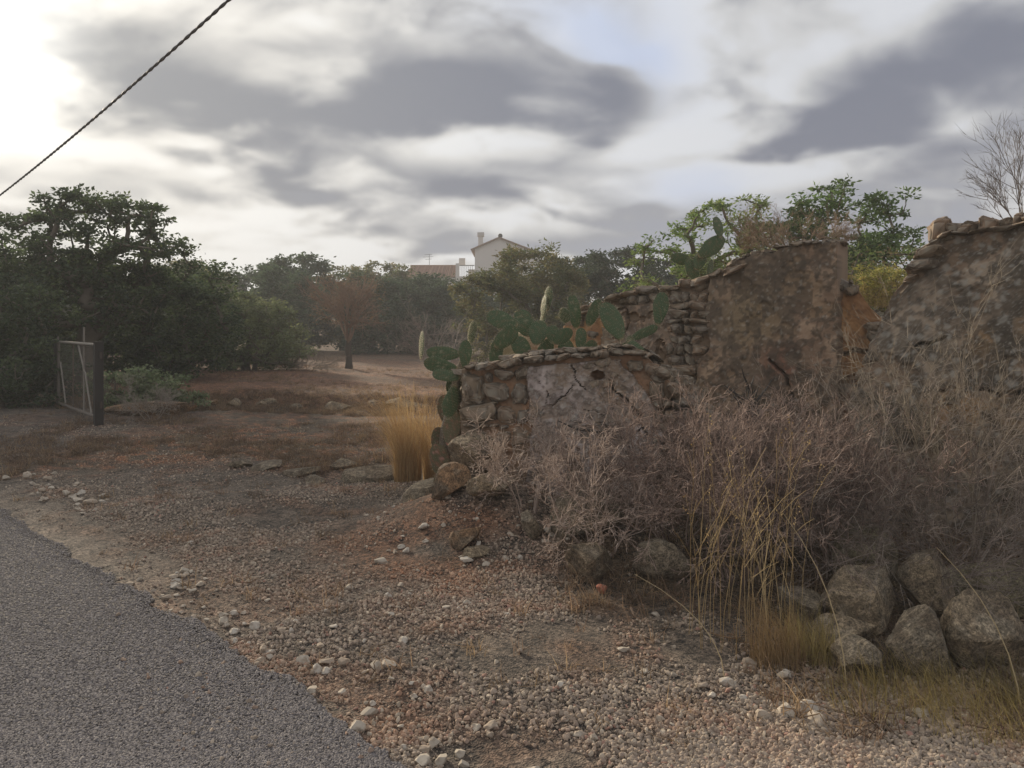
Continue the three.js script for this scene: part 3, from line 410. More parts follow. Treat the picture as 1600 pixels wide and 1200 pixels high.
boulder('boulder', 'blunt tan boulder standing behind the cracked block', 502, 2.33, -4.28, 0.35, 0.36, 0.3, 'tan', 1.1, -0.1, 0.05, 0.05);
boulder('boulder', 'squared brown block with a crack across it', 503, 1.96, -3.66, 0.32, 0.33, 0.28, 'grey', 0.1, 0.05, 0.12);
boulder('boulder', 'large rounded boulder undercut on its near side', 504, 2.30, -3.68, 0.42, 0.40, 0.34, 'tan', 0.7, -0.15, 0.1);
boulder('boulder', 'flat topped stone leaning among the boulders', 505, 1.68, -3.92, 0.30, 0.20, 0.26, 'tan', 0.2, -0.12, 0.1);
boulder('boulder', 'low stone half hidden by yellow grass', 506, 1.64, -3.62, 0.28, 0.21, 0.24, 'grey', 0.9, 0.2, 0.2);
boulder('boulder', 'long low greenish boulder lying under the bare branches', 507, 2.86, -4.50, 0.85, 0.32, 0.4, 'green', 0.15, 0.04, 0.15);
boulder('boulder', 'pointed pale rock at the foot of the thorn bush', 508, 0.52, -4.95, 0.32, 0.30, 0.26, 'tan', 0.2, 0.1, 0.1);
boulder('boulder', 'broad brown rock with a dark hollow beneath it', 509, 0.98, -5.05, 0.42, 0.30, 0.32, 'grey', -0.2, -0.12, 0.05);
boulder('boulder', 'dark slanted slab between the bush and the boulders', 510, 1.62, -4.30, 0.30, 0.20, 0.22, 'grey', 0.4, -0.6, 0.15);
boulder('boulder', 'large ledge-like rock jutting out under the stone corner', 511, -0.28, -6.50, 0.50, 0.30, 0.36, 'tan', 0.1, 0.0, 0.0, 0.08);
boulder('boulder', 'orange stained rock slumped on the red earth mound', 512, -0.52, -6.20, 0.36, 0.26, 0.3, 'orange', 0.5, 0.35, 0.1);
boulder('boulder', 'wedge shaped flat rock below the stone corner', 513, -0.16, -6.10, 0.40, 0.20, 0.28, 'tan', 0.1, -0.08, 0.05);
boulder('boulder', 'slanted grey slab beside the tall straw grass', 514, -0.85, -7.0, 0.52, 0.22, 0.3, 'grey', 0.6, 0.35, 0.2);
boulder('boulder', 'low rounded grey slab in front of the tall straw grass', 515, -1.48, -8.2, 0.72, 0.24, 0.4, 'grey', 0.2, 0.05, 0.25);
boulder('boulder', 'brown rock half buried in the red earth slope', 516, -0.32, -5.55, 0.26, 0.18, 0.2, 'orange', 0.6, 0.3, 0.2);
boulder('boulder', 'flat pale stone resting against the half buried brown rock', 517, -0.27, -5.36, 0.22, 0.08, 0.14, 'tan', 0.3, 0.15, 0.1);
boulder('boulder', 'stump shaped stone in the thorn bush roots', 518, 0.13, -5.62, 0.2, 0.22, 0.18, 'grey', 0.8, 0.1, 0.1);
boulder('boulder', 'brown rock deep under the thicket against the wall', 519, 0.55, -5.75, 0.6, 0.4, 0.4, 'grey', 0.3, 0.1, 0.15);
boulder('boulder', 'mossy rock deep under the bare branches', 520, 2.25, -4.95, 0.5, 0.34, 0.4, 'green', 0.9, 0.1, 0.15);
boulder('boulder', 'dull rock deep under the dense dry bush', 521, 1.55, -5.3, 0.55, 0.35, 0.4, 'grey', 0.1, 0.1, 0.15);
for (const [k, x, z, w, h] of [[0, -2.35, -8.5, 0.42, 0.12], [1, -2.75, -8.75, 0.38, 0.1], [2, -2.1, -8.15, 0.3, 0.07], [3, -3.1, -8.9, 0.3, 0.1], [4, -1.95, -8.85, 0.4, 0.13]]) boulder('flat_stone', ['broad flat slab lying in the dry weeds between two smaller slabs', 'flat slab in the dry weeds next to the outermost small slab', 'thin flat slab lying closest to the low rounded grey slab', 'small outermost flat slab of the row in the dry weeds', 'thick flat slab in the dry weeds behind the low rounded grey slab'][k], 540 + k, x, z, w, h, w * 0.7, 'grey', k, 0.1, 0.25, 0, 'flat slabs in the weeds');
// rubble fallen between the low and the tall wall
{
  const r = mulberry(61);
  for (let k = 0; k < 46; k++) { const a = r(), x = lerp(1.15, 2.35, a) + (r() - 0.5) * 0.2, z = lerp(-6.75, -6.95, r()) + 0.35 * r() * a, y = lerp(1.22, 0.55, sstep(1.2, 2.25, x)) + (r() - 0.5) * 0.22 - 0.35 * Math.max(0, z + 6.85), s = 0.07 + 0.11 * r() * r(), m = top(new THREE.Mesh(STONES[k % 12], stoneMat), 'fallen_stone'); m.position.set(x, y, z); m.scale.set(s, s * (0.55 + 0.4 * r()), s * 0.9); m.rotation.set((r() - 0.5) * 0.6, r() * 6, (r() - 0.5) * 0.7); tag(m, 'rubble stone slumped between the low front wall and the tall wall', 'stone', 'fallen rubble between the walls'); }
}
// ------------------------------------------------------------------ loose stones one can tell apart
const PEBBLES = []; for (let k = 0; k < 10; k++) { const base = [[0.46, 0.40, 0.32], [0.40, 0.345, 0.275], [0.43, 0.36, 0.28], [0.36, 0.29, 0.22], [0.48, 0.43, 0.36]][k % 5]; PEBBLES.push(paint(rockGeo(700 + k, 3, 12, 0.2, 0.42, 0.3), (x, y, z) => { const n = fbm(x * 2.5 + k * 3, y * 2.5, z * 2.5, 3); return mix3(base, [0.24, 0.18, 0.13], sstep(0.48, 0.7, n) * 0.7); })); }
{
  const r = mulberry(811);
  const lay = (x, z, s, name, label, group) => { const m = top(new THREE.Mesh(PEBBLES[Math.floor(r() * 10)], stoneMat), name), fl = 0.45 + 0.3 * r(); m.scale.set(s * (0.8 + 0.5 * r()), s * fl, s * (0.65 + 0.4 * r())); m.rotation.set((r() - 0.5) * 0.5, r() * 6.28, (r() - 0.5) * 0.5); m.position.set(x, (roadSide(x, z) < 0 ? roadTop(x, z) : ground(x, z)) + s * fl * 0.45, z); tag(m, label, 'stone', group); };
  for (let k = 0; k < 95; k++) { const a = -0.6 + 3.6 * Math.pow(r(), 0.8), off = 0.02 + 0.42 * Math.pow(r(), 1.4); let x = -0.33 - 0.72 * a + 0.694 * off, z = -2.83 - 0.694 * a - 0.72 * off; x -= 0.694 * (roadSide(x, z) - off); z += 0.72 * (roadSide(x, z) - off); lay(x, z, 0.016 + 0.026 * Math.pow(r(), 1.6), 'edge_stone', 'pale angular stone in the gutter along the crumbling asphalt edge', 'stones along the asphalt edge'); }
  for (let k = 0; k < 34; k++) { const a = 4.9 + 2.6 * r(), off = 0.35 + 0.5 * r(); lay(-0.33 - 0.72 * a + 0.694 * off, -2.83 - 0.694 * a - 0.72 * off, 0.025 + 0.045 * r() * r(), 'verge_stone', 'flat stone in the washed-out streak beside the dusty verge', 'stones in the washed-out streak'); }
  for (let k = 0; k < 150; k++) { const d = 3.0 + 4.6 * Math.pow(r(), 1.3), x = lerp(-0.42 * d, 0.5 * d, r()), z = -d; if (roadSide(x, z) < 0.35 || (x > 0.9 && d > 3.9)) continue; lay(x, z, 0.015 + 0.022 * Math.pow(r(), 2), 'loose_stone', 'light stone scattered on the open gravel verge', 'stones scattered on the gravel'); }
  for (let k = 0; k < 34; k++) { const x = lerp(-0.9, 0.7, r()), z = -lerp(5.2, 6.2, r()); lay(x, z, 0.02 + 0.035 * r() * r(), 'slope_stone', 'brown stone on the red earth slope below the wall corner', 'stones on the red earth slope'); }
  for (let k = 0; k < 16; k++) { const x = lerp(0.95, 1.9, r()), z = -lerp(3.1, 3.75, r()); lay(x, z, 0.025 + 0.025 * r(), 'grass_stone', 'pale stone at the edge of the yellow grass by the boulders', 'stones by the yellow grass'); }
  const m = top(new THREE.Mesh(PEBBLES[0].clone(), rough({ color: new THREE.Color(0.95, 0.42, 0.32) })), 'brick_fragment'); m.scale.set(0.045, 0.04, 0.035); m.position.set(0.555, ground(0.555, -4.72) + 0.03, -4.72); tag(m, 'small salmon red brick fragment before the pointed rock', 'brick fragment');
}
// ------------------------------------------------------------------ gravel and asphalt chippings
{
  const g = new THREE.Group(); top(tag(g, 'loose gravel covering the verge', null, null, 'stuff'), 'gravel');
  const r = mulberry(5), M = new THREE.Matrix4(), q = new THREE.Quaternion(), e = new THREE.Euler(), c = new THREE.Color();
  const geos = [0, 1, 2].map((k) => { const o = rockGeo(900 + k, 1, 10, 0.3, 0.42, 0.12); return o; });
  geos.forEach((geo, k) => {
    const N = 46000, im = new THREE.InstancedMesh(geo, new THREE.MeshStandardMaterial({ roughness: 0.95 }), N); im.name = 'pebbles'; let n = 0;
    while (n < N) {
      const d = 2.6 + 9.5 * Math.pow(r(), 1.9), x = lerp(-0.78 * d, 0.72 * d, r()), z = -d, s = roadSide(x, z); if (s < 0.0 && r() > 0.012) continue; if (s < -0.6) continue;
      if (fieldEdge(x, z) > -1) continue; const wild = groundColor(x, z); const dens = clamp(0.06 + 2.6 * (fbm(x * 1.5, z * 1.5, 21, 4) - 0.34)) * (x > 0.5 && d > 4.4 ? 0.3 : 1) * (d > 8 ? 0.5 : 1); if (r() > dens) continue;
      if (s < 0.42 && along(x, z) > 1.7 && r() > 0.12) continue; const big = Math.pow(r(), 3.2), sz = 0.0032 + 0.0118 * big; e.set(r() * 6, r() * 6, r() * 6); q.setFromEuler(e); M.compose(V(x, (s < 0 ? roadTop(x, z) : ground(x, z)) + sz * 0.35, z), q, V(sz * (0.8 + 0.6 * r()), sz * (0.5 + 0.4 * r()), sz * (0.7 + 0.5 * r()))); im.setMatrixAt(n, M);
      const t = r(), b = 0.78 + 0.5 * r(); const col = t < 0.55 ? mix3(wild, [0.36, 0.285, 0.21], 0.45) : t < 0.85 ? wild : t < 0.975 ? [0.40, 0.33, 0.25] : [0.34, 0.20, 0.15]; c.setRGB(col[0] * b, col[1] * b, col[2] * b); im.setColorAt(n, c); n++;
    }
    g.add(im);
  });
  const g2 = new THREE.Group(); top(tag(g2, 'stone chippings standing proud of the worn asphalt', null, null, 'stuff'), 'asphalt_chippings');
  const N = 90000, im = new THREE.InstancedMesh(geos[1], new THREE.MeshStandardMaterial({ roughness: 0.8 }), N); im.name = 'chippings'; let n = 0;
  while (n < N) { const d = 2.6 + 6.5 * Math.pow(r(), 1.7), x = lerp(-0.72 * d, 0.1, r()), z = -d, s = roadSide(x, z); if (s > -0.01) continue; const sz = 0.003 + 0.0042 * r(); e.set(r() * 0.7, r() * 6, r() * 0.7); q.setFromEuler(e); M.compose(V(x, roadTop(x, z) + sz * 0.1, z), q, V(sz * (0.8 + 0.6 * r()), sz * 0.62, sz)); im.setMatrixAt(n, M); const b = 0.07 + 0.12 * r(), w = r() < 0.06 ? 0.06 : 0; c.setRGB(b * 1.14 + w, b + w, b * 0.96 + w); im.setColorAt(n, c); n++; }
  g2.add(im);
}

// ------------------------------------------------------------------ trees
const GREEN = 1.6;                                 // leaf colours below are canopy values; single leaves are lighter
const leafMat = leafy({ transmission: 0.5 }), barkMat = rough({});
function tree({ name = 'tree', label, group, category = 'tree', x, z, y, lobes, clumps, per, clumpR, leaf, wide, palette, trunkR, trunkH, seed, bark = [0.13, 0.105, 0.08], stems = 1, edge = 0.5, flat = 0.7, turn = 0 }) {
  const r = mulberry(seed), t = thing(name, label, category, [x, y ?? ground(x, z) - 0.05, z], turn, group), L = new MB(), B = new MB();
  const gs = () => (r() + r() + r() - 1.5) * 0.85;
  const vol = lobes.map((l) => l[3] * l[4] * l[5]), tot = vol.reduce((a, b) => a + b, 0), tips = [];
  for (let k = 0; k < clumps; k++) { let q = r() * tot, i = 0; while (q > vol[i] && i < lobes.length - 1) q -= vol[i++]; const l = lobes[i], v = V(r() - 0.5, r() - 0.5, r() - 0.5).normalize().multiplyScalar(lerp(edge, 1, Math.pow(r(), 0.45))); v.multiplyScalar(0.82 + 0.4 * noise(v.x * 2.5 + seed, v.y * 2.5, v.z * 2.5)); tips.push([l[0] + v.x * l[3], Math.max(0.12, l[1] + v.y * l[4]), l[2] + v.z * l[5]]); }
  // limbs: each tip joins the nearest node that lies closer to the foot
  const nodes = [];
  for (let s = 0; s < stems; s++) { let px = stems > 1 ? (r() - 0.5) * 0.3 : 0, pz = stems > 1 ? (r() - 0.5) * 0.3 : 0, par = -1; const ax = stems > 1 ? (r() - 0.5) * 0.5 : (r() - 0.5) * 0.12, az = stems > 1 ? (r() - 0.5) * 0.5 : (r() - 0.5) * 0.12; for (let k = 0; k <= 4; k++) { nodes.push({ p: [px, trunkH * k / 4, pz], par, n: 0 }); par = nodes.length - 1; px += ax * trunkH / 4 + (r() - 0.5) * 0.06 * trunkH; pz += az * trunkH / 4 + (r() - 0.5) * 0.06 * trunkH; } }
  tips.map((p) => [p, Math.hypot(p[0], p[1] - trunkH, p[2])]).sort((a, b) => a[1] - b[1]).forEach(([p]) => { let best = 0, bd = 1e9; nodes.forEach((n, k) => { if (n.p[1] < trunkH * 0.6 && stems === 1) return; const d = Math.hypot(n.p[0] - p[0], (n.p[1] - p[1]) * (n.p[1] > p[1] ? 1.6 : 1), n.p[2] - p[2]); if (d < bd) { bd = d; best = k; } }); const a = nodes[best].p; nodes.push({ p: [lerp(a[0], p[0], 0.55) + (r() - 0.5) * 0.2 * bd, lerp(a[1], p[1], 0.5) + (r() - 0.4) * 0.15 * bd, lerp(a[2], p[2], 0.55) + (r() - 0.5) * 0.2 * bd], par: best, n: 0 }); nodes.push({ p, par: nodes.length - 1, n: 0 }); });
  for (let k = nodes.length - 1; k >= 0; k--) { nodes[k].n += 1; if (nodes[k].par >= 0) nodes[nodes[k].par].n += nodes[k].n; }
  const rad = (n) => Math.max(0.006, trunkR * Math.pow(n.n / nodes[0].n, 0.46));
  nodes.forEach((n) => { if (n.par < 0) return; const a = nodes[n.par], ra = Math.min(rad(a), rad(n) * 1.7), rb = rad(n); B.tube([a.p, n.p], [a.par < 0 ? ra * 1.35 : ra, rb], rb > 0.03 ? 7 : 4, mix3(bark, [0.2, 0.17, 0.13], r() * 0.4), false); });
  for (const p of tips) {
    const cb = 0.75 + 0.5 * r(), ci = Math.floor(r() * palette.length), R = clumpR * (0.6 + 0.7 * r());
    for (let k = 0; k < per; k++) { const x = p[0] + gs() * R, y = p[1] + gs() * R * flat, z = p[2] + gs() * R; let dx = gs() + (x - p[0]) / R * 0.6, dy = gs() * 0.7 + 0.05, dz = gs() + (z - p[2]) / R * 0.6; const l = Math.hypot(dx, dy, dz) || 1; const c0 = palette[r() < 0.7 ? ci : Math.floor(r() * palette.length)], b = GREEN * cb * (0.75 + 0.5 * r()), s = 0.7 + 0.6 * r(); L.leaf(x, y, z, dx / l, dy / l, dz / l, leaf * s, wide * s, 0.3, r, [c0[0] * b, c0[1] * b, c0[2] * b]); }
  }
  part(t, 'trunk', B.geo(), barkMat); part(t, 'crown', L.geo(), leafMat);
  return t;
}
function again(o, x, z, turn, s, label, y) { const c = o.clone(); c.name = numbered(o.name.replace(/_\d+$/, '')); scene.add(c); c.position.set(x, y ?? ground(x, z) - 0.05, z); c.rotation.y = turn; c.scale.set(...(Array.isArray(s) ? s : [s, s, s])); c.userData = { ...o.userData, label }; return c; }
const G = { carob: [[0.045, 0.065, 0.03], [0.06, 0.08, 0.035], [0.035, 0.05, 0.028]], olive: [[0.10, 0.115, 0.055], [0.085, 0.105, 0.05], [0.12, 0.13, 0.065]], pine: [[0.035, 0.055, 0.03], [0.045, 0.065, 0.035]], bright: [[0.11, 0.155, 0.045], [0.085, 0.13, 0.04], [0.14, 0.17, 0.06]], brown: [[0.12, 0.105, 0.05], [0.10, 0.10, 0.045], [0.08, 0.095, 0.04]], dark: [[0.03, 0.045, 0.025], [0.04, 0.055, 0.03]] };

tree({ name: 'carob_tree', label: 'dark spreading carob tree rising behind the rusty gate', x: -9.5, z: -17.2, lobes: [[0.3, 3.3, 0, 1.6, 1.15, 1.4], [-1.35, 2.75, 0.2, 1.15, 1.25, 1.1], [1.35, 2.5, 0, 1.15, 0.85, 1.1], [-0.1, 2.0, 0, 1.9, 1.0, 1.5], [-0.4, 4.05, 0, 0.5, 0.5, 0.5], [0.7, 4.0, 0, 0.55, 0.4, 0.5]], clumps: 340, per: 70, clumpR: 0.25, leaf: 0.10, wide: 0.055, palette: G.carob, trunkR: 0.22, trunkH: 1.4, seed: 3101, edge: 0.35, flat: 0.6 });
const shrubA = tree({ name: 'shrub', category: 'shrub', label: 'dense dark shrub growing up against the far end of the gate', x: -9.5, z: -14.6, lobes: [[0, 1.3, 0, 1.0, 1.2, 1.0], [0.3, 0.7, 0.2, 1.0, 0.7, 0.9], [-0.7, 1.7, 0, 0.7, 0.9, 0.7]], clumps: 190, per: 65, clumpR: 0.22, leaf: 0.085, wide: 0.045, palette: G.carob, trunkR: 0.06, trunkH: 0.5, stems: 4, seed: 3102, edge: 0.4, group: 'shrubs behind the gate' });
again(shrubA, -10.6, -15.6, 1.2, [1.2, 1.05, 1.1], 'dark shrub at the outer end of the thicket beyond the gate');
again(shrubA, -8.0, -18.4, 2.6, [1.3, 1.15, 1.2], 'dark shrub below the carob crown behind the gate post');
again(shrubA, -9.6, -21.2, 4.1, [1.3, 1.15, 1.2], 'dark shrub on the field side of the carob tree');
again(shrubA, -11.5, -19.5, 0.4, [1.5, 1.3, 1.2], 'dark shrub hidden behind the carob trunk');
again(shrubA, -10.9, -25.0, 5.0, [1.5, 1.35, 1.3], 'tall shrub between the carob tree and the round olive bush');
tree({ name: 'low_shrub', category: 'shrub', label: 'low leafy shrub with pale glossy leaves spilling over the mud bank', x: -6.55, z: -13.7, lobes: [[0, 0.42, 0, 0.75, 0.40, 0.6], [-0.4, 0.5, 0, 0.5, 0.4, 0.5], [0.6, 0.32, 0, 0.5, 0.28, 0.4]], clumps: 90, per: 45, clumpR: 0.14, leaf: 0.075, wide: 0.045, palette: [[0.13, 0.155, 0.08], [0.10, 0.125, 0.06], [0.16, 0.175, 0.10]], trunkR: 0.03, trunkH: 0.2, stems: 4, seed: 3103 });
tree({ name: 'olive_bush', category: 'bush', label: 'round grey-green olive bush standing alone in the field', x: -7.9, z: -23.2, lobes: [[0, 1.25, 0, 1.55, 1.05, 1.4], [0.3, 0.8, 0.2, 1.6, 0.75, 1.4], [-0.5, 1.6, 0, 0.9, 0.8, 0.9]], clumps: 260, per: 75, clumpR: 0.24, leaf: 0.11, wide: 0.04, palette: G.olive, trunkR: 0.08, trunkH: 0.5, stems: 5, seed: 3104, edge: 0.5 });
// the tree line beyond the field
const woodA = tree({ name: 'woodland_tree', label: 'dark evergreen tree at the far edge of the field', x: -19.5, z: -47, lobes: [[0, 3.6, 0, 2.4, 1.7, 2.0], [-1.2, 2.6, 0, 1.9, 1.6, 1.8], [1.3, 2.5, 0, 1.9, 1.5, 1.8], [0, 1.3, 0, 2.4, 1.2, 2]], clumps: 300, per: 55, clumpR: 0.42, leaf: 0.22, wide: 0.11, palette: G.pine, trunkR: 0.2, trunkH: 1.4, seed: 3105, edge: 0.55, group: 'tree line beyond the field' });
const woodB = tree({ name: 'woodland_tree', label: 'olive-green tree with a pale domed crown in the far tree line', x: -10.6, z: -48, lobes: [[0, 4.2, 0, 1.6, 1.3, 1.6], [-1.1, 3.3, 0, 1.4, 1.3, 1.4], [1.2, 3.2, 0, 1.4, 1.3, 1.4], [0, 1.9, 0, 2.1, 1.7, 1.8]], clumps: 260, per: 55, clumpR: 0.42, leaf: 0.2, wide: 0.09, palette: G.brown, trunkR: 0.18, trunkH: 1.5, seed: 3106, edge: 0.5, group: 'tree line beyond the field' });
[[woodA, -26, -48, 1, 1.0, 'dark evergreen tree beyond the carob crown'], [woodB, -22.5, -50, 2, 0.95, 'olive-green tree half hidden beside the carob crown'], [woodA, -16.4, -50, 3.3, 1.0, 'dark evergreen tree behind the round olive bush'], [woodB, -17.9, -42, 4.2, 0.95, 'olive-green tree spreading behind the olive bush'], [woodA, -13.2, -47, 5.5, 1.12, 'tallest dark evergreen tree of the far tree line'], [woodB, -8.3, -50, 0.7, 1.05, 'olive-green domed tree just beside the low white pergola'], [woodA, -11.9, -40, 2.2, 0.85, 'dark evergreen tree behind the bare almond tree'], [woodA, -5.4, -44, 4.4, [1.1, 0.85, 1], 'low dark evergreen in front of the tiled roof'], [woodA, -7.4, -41, 1.7, [1.05, 0.8, 1], 'low dark evergreen in front of the white pergola'], [woodA, -3.4, -42, 0.3, [0.95, 0.78, 1], 'low dark evergreen behind the dead grey branches'], [woodB, -14.5, -36, 1.4, 0.78, 'olive-green tree at the bend of the field edge'], [woodA, -0.5, -46, 2.9, [1, 0.95, 1], 'dark evergreen behind the large broad tree'], [woodB, -30, -52, 3.1, 1.0, 'olive-green tree far beyond the gate'], [woodA, -34, -50, 5.1, 1.1, 'dark evergreen tree far beyond the gate'], [woodA, 12, -44, 0.2, 1.05, 'dark evergreen behind the ruin'], [woodB, 17, -40, 2.2, 1.1, 'olive-green tree far behind the ruin'], [woodA, 24, -42, 4, 1.1, 'dark evergreen far behind the ruin']].forEach(([o, x, z, a, s, l]) => again(o, x, z, a, s, l));
tree({ name: 'broad_tree', label: 'broad olive-green tree before the white gabled house', x: 0.35, z: -25.5, lobes: [[0.3, 3.2, 0, 1.5, 1.05, 1.4], [-0.9, 2.2, 0, 1.35, 1.3, 1.3], [1.2, 2.5, 0, 1.2, 1.25, 1.2], [0.1, 1.2, 0, 2.0, 1.1, 1.5]], clumps: 330, per: 75, clumpR: 0.27, leaf: 0.13, wide: 0.05, palette: [[0.095, 0.095, 0.042], [0.07, 0.082, 0.036], [0.115, 0.10, 0.046]], trunkR: 0.14, trunkH: 0.9, seed: 3107, edge: 0.5 });
const darkA = tree({ name: 'dark_tree', label: 'deep green rounded tree behind the broad olive-green tree', x: 4.7, z: -33, lobes: [[0, 3.9, 0, 1.7, 1.35, 1.5], [-1.1, 3.0, 0, 1.5, 1.4, 1.4], [1.1, 2.9, 0, 1.4, 1.3, 1.4], [0, 1.7, 0, 2.0, 1.5, 1.8]], clumps: 300, per: 70, clumpR: 0.3, leaf: 0.15, wide: 0.075, palette: G.dark, trunkR: 0.2, trunkH: 1.4, seed: 3108, edge: 0.5, group: 'dark trees behind the ruin' });
again(darkA, 2.6, -35.5, 2.1, [1.05, 1.0, 1], 'deep green tree with a ragged top behind the broad tree');
again(darkA, 6.9, -31, 4.0, [0.9, 0.9, 0.9], 'deep green tree partly behind the bright green tree');
tree({ name: 'bright_tree', label: 'bright green feathery tree behind the tall middle wall', x: 3.75, z: -14.6, y: 0.4, lobes: [[0.25, 3.0, 0, 0.95, 0.85, 0.8], [-0.9, 2.3, 0, 0.75, 0.8, 0.7], [0.2, 1.9, 0, 1.1, 0.9, 0.9], [0.9, 3.2, 0, 0.5, 0.55, 0.5]], clumps: 170, per: 62, clumpR: 0.19, leaf: 0.085, wide: 0.032, palette: G.bright, trunkR: 0.09, trunkH: 0.9, stems: 2, seed: 3109, edge: 0.35, flat: 0.55 });
tree({ name: 'carob_tree', label: 'mid green leafy carob tree rising behind the ruin', x: 5.75, z: -13.6, y: 0.5, lobes: [[0.1, 2.95, 0, 1.2, 0.85, 1.0], [-0.75, 2.4, 0, 0.85, 0.85, 0.8], [0.9, 2.3, 0, 0.9, 0.7, 0.8], [0.1, 3.65, 0, 0.35, 0.35, 0.3]], clumps: 200, per: 60, clumpR: 0.19, leaf: 0.09, wide: 0.038, palette: [[0.065, 0.105, 0.035], [0.085, 0.125, 0.045], [0.055, 0.085, 0.03]], trunkR: 0.11, trunkH: 1.1, stems: 2, seed: 3110, edge: 0.35, flat: 0.55 });
tree({ name: 'green_shrub', category: 'shrub', label: 'green shrub growing on the earth behind the clay infill', x: 5.3, z: -10.6, y: 1.2, lobes: [[0, 1.2, 0, 1.1, 0.5, 0.8], [-0.7, 0.9, 0, 0.8, 0.5, 0.6], [0.8, 1.1, 0, 0.6, 0.5, 0.5]], clumps: 110, per: 60, clumpR: 0.17, leaf: 0.06, wide: 0.025, palette: [[0.085, 0.12, 0.04], [0.11, 0.13, 0.05], [0.12, 0.10, 0.05]], trunkR: 0.04, trunkH: 0.4, stems: 4, seed: 3111 });
tree({ name: 'yellow_shrub', category: 'shrub', label: 'yellow-green grassy shrub filling the gap between the walls', x: 3.42, z: -7.7, y: 1.8, lobes: [[0, 0.22, 0, 0.36, 0.26, 0.3], [0.35, 0.25, 0, 0.3, 0.22, 0.3]], clumps: 80, per: 60, clumpR: 0.09, leaf: 0.05, wide: 0.012, palette: [[0.20, 0.19, 0.055], [0.16, 0.17, 0.05], [0.24, 0.20, 0.07]], trunkR: 0.012, trunkH: 0.12, stems: 5, seed: 3112, edge: 0.2 });

// ------------------------------------------------------------------ leafless wood: one grower for bare trees, thorn bushes and dead branches
function grow(B, r, p, d, len, rad, lev, o) {
  const n = lev > 1 ? 4 : 3, pts = [p], rs = [rad]; let q = p.slice(), dir = d.slice(); const kids = [];
  for (let k = 1; k <= n; k++) { for (let a = 0; a < 3; a++) dir[a] += (r() - 0.5) * o.wiggle; dir[1] += o.up; const l = Math.hypot(...dir); dir = dir.map((x) => x / l); q = [q[0] + dir[0] * len / n, Math.max(0.01, q[1] + dir[1] * len / n), q[2] + dir[2] * len / n]; pts.push(q); rs.push(rad * (1 - 0.72 * k / n)); if (lev > 0 && (k > 1 || o.low)) kids.push([q, dir.slice(), k / n]); }
  B.tube(pts, rs, rad > 0.02 ? 6 : 3, mix3(o.c0, o.c1, r()), false);
  if (lev > 0) for (const [kp, kd, f] of kids) { const m = o.kids * (0.6 + 0.8 * r()); for (let k = 0; k < m; k++) { const ax = [r() - 0.5, r() - 0.5, r() - 0.5], s = o.open * (0.5 + r()); const nd = kd.map((x, a) => x + ax[a] * 2 * s); const l = Math.hypot(...nd); grow(B, r, kp, nd.map((x) => x / l), len * o.shrink * (0.6 + 0.7 * r()) * (1.1 - 0.3 * f), Math.max(o.thin, rad * 0.5), lev - 1, o); } }
}
function bareWood(name, label, category, x, z, seed, stems, len, rad, lev, o, y, group) {
  const t = thing(name, label, category, [x, y ?? ground(x, z) - 0.02, z], 0, group), B = new MB(), r = mulberry(seed), oo = { wiggle: 0.35, up: 0.02, open: 0.8, shrink: 0.6, kids: 2, thin: 0.0011, c0: [0.20, 0.155, 0.12], c1: [0.30, 0.24, 0.19], spread: 0.7, foot: 0.1, low: false, lean: [0, 0], ...o };
  for (let k = 0; k < stems; k++) { const a = r() * 6.283, s = oo.spread * (0.25 + 0.75 * r()), d = [Math.cos(a) * s + oo.lean[0], 1, Math.sin(a) * s + oo.lean[1]], l = Math.hypot(...d), f = oo.foot * Math.sqrt(r()); grow(B, r, [Math.cos(a) * f, 0, Math.sin(a) * f], d.map((v) => v / l), len * (0.7 + 0.5 * r()), rad * (0.7 + 0.6 * r()), lev, oo); }
  part(t, 'branches', B.geo(), barkMat); return t;
}
// almond: trunk, then a fine upright crown
{
  const x = -5.3, z = -25, t = thing('almond_tree', 'bare reddish almond tree with a dark trunk in the field', 'tree', [x, ground(x, z) - 0.05, z]), r = mulberry(71), B = new MB(), T = new MB(), o = { wiggle: 0.28, up: 0.025, open: 0.85, shrink: 0.62, kids: 2.0, thin: 0.0035, c0: [0.19, 0.125, 0.09], c1: [0.27, 0.18, 0.13], low: false };
  T.tube([[0, 0, 0], [0.01, 0.3, 0], [-0.02, 0.65, 0], [0, 0.95, 0]], [0.14, 0.105, 0.10, 0.09], 9, [0.07, 0.055, 0.045]);
  for (let k = 0; k < 8; k++) { const a = k * 0.785 + r() * 0.5, s = 0.3 + 0.75 * r(), d = [Math.cos(a) * s, 1, Math.sin(a) * s], l = Math.hypot(...d); grow(B, r, [0, 0.8 + 0.12 * r(), 0], d.map((v) => v / l), 1.35, 0.042, 3, o); }
  const Lf = new MB(); for (let k = 0; k < 900; k++) { const a = r() * 6.28, e = Math.sqrt(r()) * 1.3, y = 1.5 + 1.6 * r(); Lf.leaf(Math.cos(a) * e, y, Math.sin(a) * e, r() - 0.5, -0.4, r() - 0.5, 0.09, 0.03, 0.4, r, [0.22, 0.14, 0.07]); }
  part(t, 'trunk', T.geo(), barkMat); part(t, 'branches', B.geo(), barkMat); part(t, 'withered_leaves', Lf.geo(), leafMat);
}
bareWood('dead_branches', 'tangle of dead grey branches below the broad olive-green tree', 'branches', -2.0, -22, 73, 7, 1.3, 0.03, 3, { spread: 1.3, open: 0.9, kids: 1.7, thin: 0.005, c0: [0.17, 0.14, 0.12], c1: [0.27, 0.23, 0.20] });
bareWood('brush_pile', 'low brown heap of cut brush beside the almond tree', 'brush', -6.4, -23.6, 74, 40, 0.6, 0.008, 2, { spread: 3, up: -0.06, foot: 0.7, thin: 0.004, c0: [0.13, 0.10, 0.08], c1: [0.2, 0.16, 0.12] });
